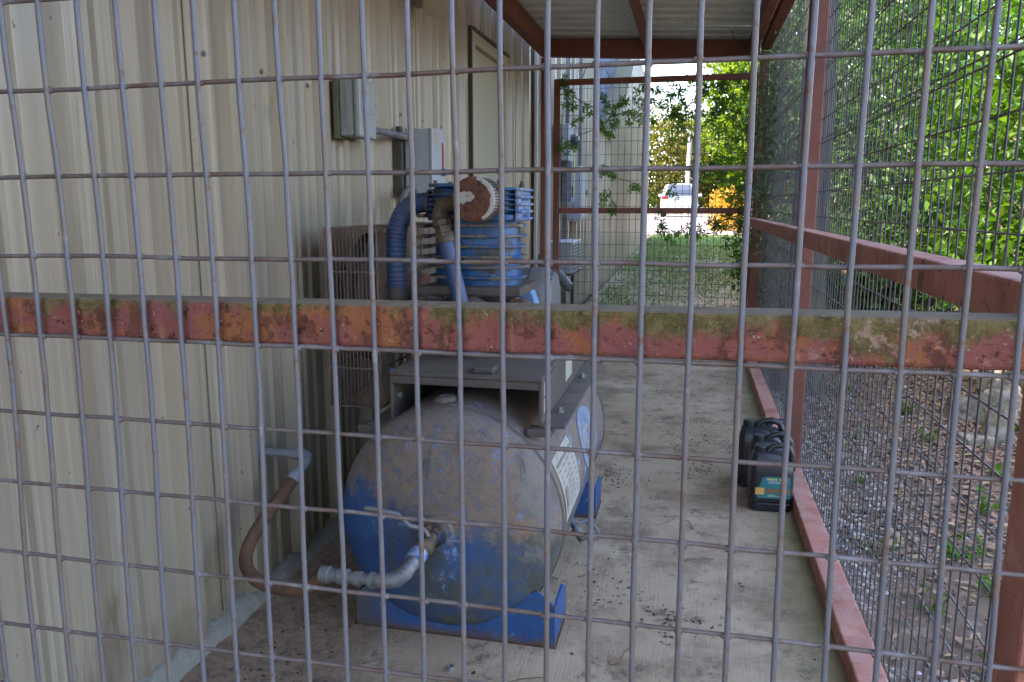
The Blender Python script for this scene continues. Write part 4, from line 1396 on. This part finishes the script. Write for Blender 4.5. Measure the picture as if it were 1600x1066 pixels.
GR = 'trees and shrubs growing beyond the side fence'
tree('broadleaf_shrub', 'bright green broadleaf shrub close behind the wire at the right edge', (2.15, 5.4), 2.4, (2.25, 5.6, 1.5), (.85, 1.0, 1.25), 210, 34, 'leaf_bright', (.05, .10), .12, 'twig', .045, 16, GR)
tree('dark_shrub', 'low dark green shrub behind the limestone rocks', (1.9, 7.0), 1.6, (2.0, 7.3, .9), (1.0, 1.0, .85), 180, 32, 'leaf_mid', (.05, .09), .13, 'twig', .045, 14, GR)
tree('slender_tree', 'slender tree with mid green leaves just past the near fence post', (1.45, 7.6), 4.2, (1.55, 8.0, 2.6), (.75, 1.1, 1.7), 210, 34, 'leaf_mid', (.05, .09), .14, 'bark', .05, 8, GR)
tree('leaning_tree', 'pale-trunked leaning tree at the upper right corner', (2.12, 4.6), 4.5, (1.55, 4.7, 3.9), (1.0, .9, .8), 70, 22, 'leaf_bright', (.07, .13), .14, 'bark_pale', .065, 6, GR, (.0, 0))
tree('bushy_tree', 'broad bushy bright tree further behind the side fence', (3.4, 10.2), 5.0, (3.4, 10.4, 2.6), (1.7, 1.7, 2.2), 330, 36, 'leaf_bright', (.07, .12), .22, 'bark', .09, 10, GR)
tree('thicket_tree', 'dark thicket tree filling the gap behind the bright ones', (2.3, 12.2), 5.5, (2.3, 12.4, 2.7), (1.5, 1.5, 2.5), 330, 36, 'leaf_mid', (.07, .12), .22, 'bark', .09, 10, GR)
tree('lawn_tree', 'sunlit green tree overhanging the lawn behind the end fence', (1.75, 14.0), 5.2, (1.05, 14.2, 3.05), (1.05, 1.6, 1.6), 330, 36, 'leaf_lime', (.07, .13), .18, 'bark', .09, 10, GR)
tree('lawn_shrub', 'low sunlit shrub at the lawn edge under the overhanging tree', (2.0, 13.0), 1.5, (2.0, 13.4, .95), (.75, 1.2, .8), 160, 32, 'leaf_lime', (.06, .11), .14, 'twig', .03, 6, GR)
tree('tall_tree', 'tall mottled tree far back on the right', (5.4, 15.5), 7.5, (5.2, 15.6, 4.0), (2.3, 2.0, 3.1), 420, 36, 'leaf_mid', (.09, .15), .28, 'bark', .12, 10, GR)
tree('back_tree', 'tree crown far back seen over the lawn tree', (3.2, 19), 7.0, (3.0, 19.2, 3.6), (1.9, 1.8, 2.6), 330, 36, 'leaf_far', (.09, .15), .25, 'bark', .11, 10, GR)
for (x_, y_, r_, z_, lf_, lab_) in ((1.25, 7.2, .55, .55, 'leaf_mid', 'low undergrowth shrub left of the dark shrub, close to the fence'), (2.75, 6.6, .7, .7, 'leaf_mid', 'low undergrowth shrub at the right frame edge above the rocks'), (1.15, 9.4, .55, .6, 'leaf_mid', 'low undergrowth shrub farther along the fence behind the grey trunk'), (2.3, 8.9, .8, .75, 'leaf_dark', 'darkest low shrub in the shade behind the slender tree'), (3.3, 8.0, .8, .9, 'leaf_mid', 'rounded low shrub in front of the bushy tree')):
    tree('undergrowth_shrub', lab_, (x_, y_), 1.2, (x_, y_, z_), (r_, r_, z_ * .95), 130, 34, lf_, (.05, .10), .13, 'twig', .02, 6, GR)
for (x_, y_, lab_) in ((-.3, -3.6, 'unseen tree added straight behind the camera to block front light'), (2.6, -3.4, 'unseen tree added behind the camera on the gravel side to block light'), (-3.2, -4.4, 'unseen tree added behind the camera at the building corner to block light')):
    tree('light_block_tree', lab_, (x_, y_), 4, (x_, y_, 2.5), (1.9, 1.2, 2.6), 230, 26, 'leaf_mid', (.10, .18), .25, 'bark', .1, 6, 'unseen trees added to block front light')  # unseen trees, added to keep front light off the near wall
# grey trunk rising right behind the side fence
tk = thing('cedar_tree', 'grey furrowed tree trunk close behind the side fence by the far corner', 'tree', (.78, 5.75, -.07), GR)
m = MB()
pts, rs = [], []
n = 40
vs, fs = [], []
K = 40
for i in range(n + 1):
    z = -.1 + i * 4.6 / n
    cxk, cyk = .775 + .02 * math.sin(z * 1.3), 5.75 + .03 * math.sin(z)
    r = .125 - .012 * z + (.06 * math.exp(-max(z, 0) * 5))
    for j in range(K):
        a = 2 * PI * j / K
        q = r * (1 + .10 * math.sin(a * 7 + z * 1.1) * abs(math.sin(a * 2.5 + z)) + .07 * math.sin(a * 10 - z * .7) + rng.normal() * .02)
        vs.append((cxk + q * math.cos(a), cyk + q * math.sin(a), z))
for i in range(n):
    for j in range(K):
        a, b_ = i * K + j, i * K + (j + 1) % K
        fs.append((a, b_, b_ + K, a + K))
MB().add(vs, fs).build('trunk', 'bark', tk, 70)
P = clumped((.95, 5.8, 4.4), (.9, .9, .8), 90, 22, .16)
P = P[P[:, 0] > .60]
V, F = leaf_arrays(P, (.05, .09))
mesh_np('crown', V, F, 'cedar', tk)

# background trees, golden bush, pale post
BG = 'trees behind the driveway'
for (x, y, hh, rx, lf, nm, lab) in (
        (-2.6, 62, 8.2, 3.6, 'leaf_far', 'roadside_tree', 'yellow-green roadside tree right above the car roof'),
        (1.2, 66, 7.6, 3.2, 'leaf_far', 'roadside_tree', 'yellow-green tree behind the pale post'),
        (4.8, 64, 8.6, 3.8, 'leaf_mid', 'roadside_tree', 'darker roadside tree behind the golden bush'),
        (-7.5, 68, 9.0, 3.8, 'leaf_far', 'roadside_tree', 'roadside tree half hidden by the building corner'),
        (9.5, 60, 8.0, 4.0, 'leaf_mid', 'roadside_tree', 'big roadside tree at the right behind the lawn tree')):
    zb = gz(0, y)
    tree(nm, lab, (x, y), hh, (x, y, zb + hh * .52), (rx, rx, hh * .47), 330, 22, lf, (.22, .42), .5, 'bark', .16, 6, BG)
for (x, y, w) in ((-9, 74, 5), (-2, 76, 5), (5, 75, 5), (12, 74, 5)):
    zb = gz(0, y)
    tree('hedge_shrub', 'green hedge shrub at the far edge, number %d from the building' % (1 + int((x + 9) / 7)) if 0 else {(-9): 'far hedge shrub nearest the building corner', (-2): 'far hedge shrub straight behind the car', 5: 'far hedge shrub behind the golden bush', 12: 'far hedge shrub at the right end of the row'}[x],
         (x, y), 2.5, (x, y, zb + 1.3), (w, 2, 1.5), 130, 14, 'leaf_bright', (.3, .5), .5, 'twig', .05, 5, 'hedge shrubs along the far edge')
tree('golden_bush', 'golden yellow bush beside the driveway right of the car', (1.55, 30.5), 1.7, (1.50, 30.8, 1.15), (.85, .8, .75), 130, 22, 'leaf_gold', (.08, .14), .13, 'twig', .03, 6)
tree('flower_bush', 'small yellow-green bush in front of the golden one', (1.2, 27.5), .9, (1.15, 27.7, .62), (.6, .5, .35), 70, 20, 'leaf_gold', (.06, .11), .10, 'twig', .02, 5)
pp = thing('pale_post', 'pale grey post standing behind the parked car', 'post', (-.35, 46, gz(0, 46)))
MB().tube([(-.35, 46, gz(0, 46)), (-.34, 46, 3.0), (-.30, 46, 5.2)], [.16, .13, .11], 10).build('pole', 'bark_pale', pp, 50)
MB().box(-.5, -.1, 45.9, 46.1, 5.0, 5.25).build('cap_box', 'galv_dull', pp)

# ------------------------------------------------------------------ climbing vine on the far fence
VP = [(-1.02, 2.17), (-.98, 2.11), (-1.00, 2.06), (-.96, 2.01), (-.93, 1.96), (-.90, 1.89), (-1.03, 1.71), (-.96, 1.68), (-1.00, 1.66), (-.84, 1.95), (-.78, 1.93), (-.70, 2.05), (-.69, 1.97), (-.70, 1.86), (-.64, 1.95), (-.62, 1.84), (-.57, 2.00), (-.54, 1.92), (-.50, 1.86), (-.48, 2.00), (-.45, 1.91), (-.43, 2.05), (-.40, 1.98), (-.38, 2.09), (-.34, 2.00), (-.29, 2.09), (-.30, 1.95), (-.33, 1.88), (-.68, 1.79)]
VQ = [(-.72, 1.46), (-.68, 1.48), (-.62, 1.43), (-.46, 1.38), (-.40, 1.34), (-.67, 1.32), (-.69, 1.25), (-.62, 1.20), (-.39, 1.21), (-.26, 1.10), (-.19, 1.34), (-.16, 1.28)]
VR = [(-.25, 1.06), (-.20, 1.02), (-.16, .99), (-.08, .98), (-.03, 1.01), (.02, .98), (.09, 1.03), (.14, 1.06), (.18, 1.07), (.22, 1.04), (.28, 1.07), (.12, 1.54), (.07, 1.50), (.17, 1.52), (.21, 1.49), (.07, 1.44), (.32, 1.32), (.30, 1.25), (.36, 1.37), (.39, 1.27), (.37, 1.17), (.35, 1.10), (.33, 1.03), (.29, .95), (.40, .98), (.43, .91)]


def palmate(C, rad, normal_jit=.5):
    """palmate leaf: five leaflets fanned about a point, mostly facing -Y"""
    Vs, Fs = [], []
    for c in C:
        nrm = np.array([0, -1, .25]) + rng.normal(size=3) * normal_jit
        nrm /= np.linalg.norm(nrm)
        u = np.cross(nrm, [0, 0, 1.0]); u /= np.linalg.norm(u)
        w = np.cross(u, nrm)
        rot = rng.random() * 6.28
        for k_ in range(5):
            a = rot + (k_ - 2) * 1.05
            d = u * math.cos(a) + w * math.sin(a)
            s = np.cross(nrm, d)
            L = rad * rng.uniform(.75, 1.15)
            b_ = len(Vs)
            Vs += [c, c + d * L * .5 + s * L * .2 + nrm * L * .06, c + d * L - nrm * L * .1, c + d * L * .5 - s * L * .2 + nrm * L * .06]
            Fs += [(b_, b_ + 1, b_ + 2), (b_, b_ + 2, b_ + 3)]
    return np.array(Vs), np.array(Fs)


def vine(name, label, nodes, y, extra, spread, stems, leafm='leaf_vine', rad=.042):
    t = thing(name, label, 'vine', (nodes[0][0], y, 0), 'climbing vines on the far fence')
    m = MB()
    for st in stems:
        pts = []
        for (x, z) in st:
            pts.append((x + random.uniform(-.012, .012), y + random.uniform(-.012, .012), z))
        c = [Vector(p) for p in pts]
        for it in range(2):
            nn = [c[0]]
            for i in range(len(c) - 1):
                nn += [c[i] * .75 + c[i + 1] * .25, c[i] * .25 + c[i + 1] * .75]
            c = nn + [c[-1]]
        m.tube(c, [.004 - .0025 * i / len(c) for i in range(len(c))], 5)
    m.build('stem', 'twig', t, 60)
    C = []
    for (x, z) in nodes:
        for _ in range(extra):
            C.append(np.array([x + rng.normal() * spread, y + rng.normal() * .03, z + rng.normal() * spread]))
    V, F = palmate(C, rad)
    mesh_np('leaves', V, F, leafm, t)
    return t


vine('climbing_vine', 'green vine spray hanging across the upper left of the far fence', VP, 6.32, 4, .025,
     [[(-1.08, .1), (-1.09, .9), (-1.06, 1.5), (-1.04, 2.0), (-.98, 2.15), (-.9, 2.0), (-.75, 1.95)], [(-1.04, 2.1), (-.8, 1.98), (-.62, 1.9), (-.45, 1.95), (-.3, 2.05)], [(-1.0, 1.7), (-.85, 1.78), (-.68, 1.82), (-.5, 1.9)], [(-.9, 2.17), (-.83, 2.3), (-.72, 2.28), (-.66, 2.18)]])
vine('climbing_vine', 'sparse vine sprays in the middle of the far fence above the mid rail', VQ, 6.32, 3, .022,
     [[(-.72, 1.48), (-.6, 1.44), (-.45, 1.38), (-.35, 1.32), (-.2, 1.3)], [(-.66, 1.35), (-.62, 1.2), (-.5, 1.15), (-.39, 1.2)]])
vine('climbing_vine', 'leafy vine climbing the lower right of the far fence', VR, 6.32, 4, .03,
     [[(-.27, 1.08), (-.1, .99), (.1, 1.03), (.3, 1.05), (.42, .9)], [(.42, .05), (.41, .6), (.38, 1.1), (.34, 1.35), (.15, 1.52), (.05, 1.47)], [(.43, .2), (.44, 1.0), (.42, 1.6), (.38, 2.1)]])
UR = [(random.uniform(-.22, .42), random.uniform(1.72, 2.2)) for _ in range(42)] + [(random.uniform(.18, .42), random.uniform(1.1, 1.75)) for _ in range(18)]
vine('climbing_vine', 'dense vine mat over the upper right of the far fence', UR, 6.44, 5, .04,
     [[(.42, .3), (.40, 1.2), (.36, 1.8), (.2, 2.05), (-.05, 2.0), (-.2, 1.9)], [(.40, 1.6), (.3, 2.0), (.1, 2.15), (-.1, 2.12)]])
# tangle around the far right post
t = thing('post_vine', 'tangled grey-green creeper wrapped round the far corner post', 'vine', (.5, 6.0, 0), None)
m = MB()
for i in range(16):
    p = Vector((.43 + random.uniform(-.03, .10), 6.25 - random.uniform(0, .5), random.uniform(.6, 1.4)))
    c = [p]
    for j in range(7):
        p = p + Vector((random.uniform(-.05, .05), random.uniform(-.12, .10), random.uniform(-.02, .20)))
        p.x = min(max(p.x, .40), .60)
        c.append(p)
    for it in range(2):
        nn = [c[0]]
        for a in range(len(c) - 1):
            nn += [c[a] * .75 + c[a + 1] * .25, c[a] * .25 + c[a + 1] * .75]
        c = nn + [c[-1]]
    m.tube(c, .003, 5)
m.tube([(.40, 6.2, 2.36), (.33, 6.1, 2.28), (.26, 6.05, 2.34), (.22, 6.02, 2.43)], .003, 5)
m.build('stem', 'twig', t, 60)
P = np.array([[.5, 5.95, 1.65]]) + rng.normal(size=(1500, 3)) * np.array([.055, .30, .36])
P = P[P[:, 0] > .40]
V, F = leaf_arrays(P, (.03, .075), .26)
mesh_np('leaves', V, F, 'cedar', t)

# ------------------------------------------------------------------ rocks, gravel, litter, weeds, grass
RG = 'limestone rocks outside the side fence'


def rock(label, x, y, s, seed):
    r_ = random.Random(seed)
    ico = []
    m = MB().ball((0, 0, 0), 1, 22, 15)
    k1, k2, k3 = [(r_.uniform(-2, 2), r_.uniform(-2, 2), r_.uniform(-2, 2)) for _ in range(3)]
    vs = []
    for p in m.v:
        v = Vector(p)
        d = 1 + .20 * math.sin(v.dot(Vector(k1)) * 1.7 + 1) + .17 * math.sin(v.dot(Vector(k2)) * 2.6) + .09 * math.sin(v.dot(Vector(k3)) * 5) + r_.uniform(-.03, .03)
        q = Vector((max(min(v.x * 1.25, .85), -.85), max(min(v.y * 1.25, .85), -.85), max(min(v.z * 1.25, .8), -.8))) * d
        vs.append((x + q.x * s[0], y + q.y * s[1], gz(x, y) + s[2] * .55 + q.z * s[2]))
    o = MB().add(vs, m.f).build('limestone_rock', 'limestone', None, 35)
    tag(o, label, 'rock', RG)


rock('largest pale limestone block, upright behind the wire at the right edge', 1.66, 4.55, (.085, .075, .13), 1)
rock('limestone rock behind the upright block, further from the wire', 1.86, 5.15, (.12, .10, .11), 2)
rock('low limestone rock nearest the right frame edge', 1.76, 4.32, (.075, .07, .06), 3)
rock('small brownish limestone rock left of the upright block', 1.60, 4.95, (.08, .07, .10), 4)
rock('mossy limestone rock at the back of the rock pile', 2.05, 5.6, (.15, .12, .14), 5)
rock('flat limestone rock in front of the pile, half sunk in leaves', 1.50, 4.45, (.07, .06, .045), 6)


def pebbles(name, label, n, area, size, m, zoff=0.0):
    """loose stones as one mass: squashed octahedra"""
    x = rng.uniform(area[0], area[1], n)
    y = rng.uniform(area[2], area[3], n)
    if area[4] > 0:
        x = area[0] + (area[1] - area[0]) * rng.random(n) ** area[4]
    z = np.array([gz(a, b_) for a, b_ in zip(x, y)]) + zoff
    s = rng.uniform(size[0], size[1], n)
    base = np.array([[1, 0, 0], [0, 1, 0], [-1, 0, 0], [0, -1, 0], [.15, .1, .65], [0, 0, -.6], [.62, .62, .25], [-.62, .62, .22], [-.62, -.62, .28], [.62, -.62, .2]])
    fcs = np.array([[0, 6, 4], [6, 1, 4], [1, 7, 4], [7, 2, 4], [2, 8, 4], [8, 3, 4], [3, 9, 4], [9, 0, 4], [6, 0, 5], [1, 6, 5], [7, 1, 5], [2, 7, 5], [8, 2, 5], [3, 8, 5], [9, 3, 5], [0, 9, 5]])
    ang = rng.uniform(0, 6.28, n)
    ca, sa = np.cos(ang), np.sin(ang)
    jit = 1 + rng.normal(size=(n, 10)) * .15
    bx_ = base[None, :, 0] * jit
    by_ = base[None, :, 1] * jit * rng.uniform(.6, 1, n)[:, None]
    bz_ = base[None, :, 2] * jit
    V = np.stack([x[:, None] + s[:, None] * (ca[:, None] * bx_ - sa[:, None] * by_), y[:, None] + s[:, None] * (sa[:, None] * bx_ + ca[:, None] * by_), z[:, None] + s[:, None] * bz_], 2).reshape(-1, 3)
    F = (np.arange(n)[:, None, None] * 10 + fcs[None]).reshape(-1, 3)
    o = mesh_np(name, V, F, m, None, 'stuff')
    o['label'] = label
    o['category'] = name
    return o


pebbles('gravel', 'pale gravel strip outside the side fence', 22000, (.55, 1.9, .6, 9.5, 1.9), (.003, .017), 'pebble')
# leaf litter outside
n = 70000
x = .56 + 3.2 * rng.random(n) ** .8
y = rng.uniform(.8, 10, n)
keep = rng.random(n) < np.clip((x - .45) / .65, .14, 1)
x, y = x[keep], y[keep]
C = np.stack([x, y, np.array([gz(a, b_) for a, b_ in zip(x, y)]) + .012 + rng.random(len(x)) * .015], 1)
V, F = leaf_arrays(C, (.02, .055), .5, 1.0)
V[:, 2] = np.repeat(C[:, 2], 4) + (V[:, 2] - np.repeat(C[:, 2], 4)) * .28
o = mesh_np('leaf_litter', V, F, 'litter', None, 'stuff')
o['label'] = 'brown fallen leaves on the ground beyond the wire'
o['category'] = 'leaf litter'
# fallen leaves on the lawn
n = 15000
x = rng.uniform(-1.1, 2.5, n); y = 6.6 + 14 * rng.random(n) ** 1.3
C = np.stack([x, y, np.array([gz(a, b_) for a, b_ in zip(x, y)]) + .03], 1)
V, F = leaf_arrays(C, (.03, .07), .55, 1.0)
V[:, 2] = np.repeat(C[:, 2], 4) + (V[:, 2] - np.repeat(C[:, 2], 4)) * .35
o = mesh_np('lawn_litter', V, F, 'litter', None, 'stuff')
o['label'] = 'dry leaves scattered over the shaded lawn'
o['category'] = 'leaf litter'
# grass blades
n = 52000
y = 6.7 + 18.1 * rng.random(n) ** .8
x = rng.uniform(-1.2, 4.5, n)
pat = np.sin(x * 2.3 + 1) * np.sin(y * 1.1) + rng.normal(size=n) * .6 + (y - 9) * .14
k_ = pat > .15
x, y = x[k_], y[k_]
C = np.stack([x, y, np.array([gz(a, b_) for a, b_ in zip(x, y)]) + .005], 1)
V, F = leaf_arrays(C, (.04, .09), .14, .2, (0, 0, 2.2))
o = mesh_np('grass', V, F, 'grass_blade', None, 'stuff')
o['label'] = 'patchy short grass on the lawn beyond the far fence'
o['category'] = 'grass'
# weeds
WG = 'small weeds in the gravel'
wd = [(1.294, 4.494, .9, 'weed by the brown leaves left of the rocks'), (.91, 4.527, .8, 'small weed in the gravel just past the near post'), (1.009, 3.004, 1.1, 'weed with several sprigs low in the middle of the gravel'),
      (1.02, 2.70, .8, 'weed at the lower right of the gravel strip'), (.80, 3.75, .7, 'tiny weed close to the bottom rail beside the jugs'), (1.45, 3.95, .9, 'weed under the limestone rocks'),
      (.80, 2.55, .9, 'weed pressed against the wire near the front'), (1.75, 4.75, 1.6, 'bright leafy weed growing among the limestone rocks'), (.66, 5.3, .7, 'weed at the foot of the grey tree trunk'),
      (1.25, 3.45, 1.0, 'weed among brown leaves in the middle of the strip'), (.72, 2.95, .7, 'small weed hugging the bottom rail near the jugs'), (1.6, 3.95, 1.2, 'weed at the right frame edge below the rocks'),
      (1.05, 5.6, 1.3, 'weed in the shade left of the rock pile'), (.86, 2.2, .9, 'weed lowest in the frame beside the rail'), (1.35, 5.1, 1.2, 'weed between the rock pile and the grey trunk')]
for (x, y, s, lab) in wd:
    t = thing('weed', lab, 'weed', (x, y, gz(x, y)), WG)
    m = MB()
    Cs = []
    for i in range(7):
        a = random.uniform(0, 6.28)
        e = Vector((x + math.cos(a) * .06 * s, y + math.sin(a) * .06 * s, gz(x, y) + random.uniform(.04, .10) * s))
        m.tube([(x, y, gz(x, y)), ((x + e.x) / 2, (y + e.y) / 2, e.z * .6 + gz(x, y) * .4 + .01), e], [.0018, .0015, .001], 4)
        for q in range(6):
            tt = random.uniform(.3, 1)
            Cs.append([x + (e.x - x) * tt, y + (e.y - y) * tt, gz(x, y) + (e.z - gz(x, y)) * tt])
    m.build('stem', 'twig', t)
    V, F = leaf_arrays(np.array(Cs), (.02 * s, .045 * s), .55, .8)
    mesh_np('leaves', V, F, 'leaf_bright', t)
# debris on the slab
cl = [(-1.05, 1.75, .06), (-.98, 2.0, .10), (-1.08, 2.35, .12), (-.92, 1.62, .05), (-1.0, 2.8, .12), (.02, 4.1, .10), (.16, 4.4, .12), (.08, 4.75, .16), (.25, 4.0, .08), (-.05, 5.2, .2), (-.25, 2.35, .08), (.0, 2.2, .05), (-.28, 3.4, .07), (.1, 3.6, .06)]
xs_, ys_ = [], []
for (cx_, cy_, sp_) in cl:
    k_ = int(rng.integers(40, 130))
    xs_.append(rng.normal(cx_, sp_, k_)); ys_.append(rng.normal(cy_, sp_ * 1.2, k_))
xs_.append(rng.uniform(-1.2, .42, 260)); ys_.append(rng.uniform(1.2, 6.2, 260))
x, y = np.concatenate(xs_), np.concatenate(ys_)
k_ = (x > -1.25) & (x < .43) & (y > .9) & (y < 6.3)
x, y = x[k_], y[k_]
C = np.stack([x, y, np.full(len(x), .002)], 1)
V, F = leaf_arrays(C, (.002, .017), .7, 1.0)
V[:, 2] = .0015 + np.abs(V[:, 2] - .002) * .35
o = mesh_np('slab_debris', V, F, 'soil_crumbs', None, 'stuff')
o['label'] = 'dark crumbs of soil and leaf bits on the slab'
o['category'] = 'debris'
pebs = rng
nt = MB()
nt.lathe([(.006, 0), (.011, 0), (.011, .010), (.006, .010), (.006, 0)], (-.582, 1.826, .001), (0, 0, 1), 6)
tag(nt.build('hex_nut', 'nut_steel', None), 'loose steel nut lying on the slab in front of the tank', 'nut')
for i, (x, y, a, lab) in enumerate(((-.418, 1.80, .4, 'curled brown leaf on the slab below the tank foot'), (-.145, 1.97, 1.3, 'dry twig with a leaf lying on the slab front'), (.05, 2.9, 2.0, 'thin dark twig on the slab left of the jugs'), (.02, 2.62, .3, 'small brown leaf alone on the middle of the slab'))):
    t = thing('dry_twig' if 'twig' in lab else 'dry_leaf', lab, 'twig' if 'twig' in lab else 'leaf', (x, y, 0))
    m = MB()
    d = Vector((math.cos(a), math.sin(a), 0))
    p = Vector((x, y, .004))
    m.tube([p, p + d * .03 + Vector((0, 0, .004)), p + d * .07 + Vector((.01, 0, .006)), p + d * .10], .0016, 5)
    m.build('stem', 'twig', t, 60)
    V, F = leaf_arrays(np.array([[x, y, .006], [x + d.x * .03, y + d.y * .03, .008]]), (.03, .05), .5, 1.0)
    V[:, 2] = .004 + np.abs(V[:, 2] - .006) * .4
    mesh_np('blade', V[:4], F[[0, 2]], 'litter', t)
# one orange fruit caught in the side fence
fr = MB().ball((.535, 3.02, .985), .011, 10, 8, (1, 1, 1.2)).build('dry_fruit', 'label_orange', None, 60)
tag(fr, 'small orange-brown dried fruit stuck in the side fence wire', 'fruit')
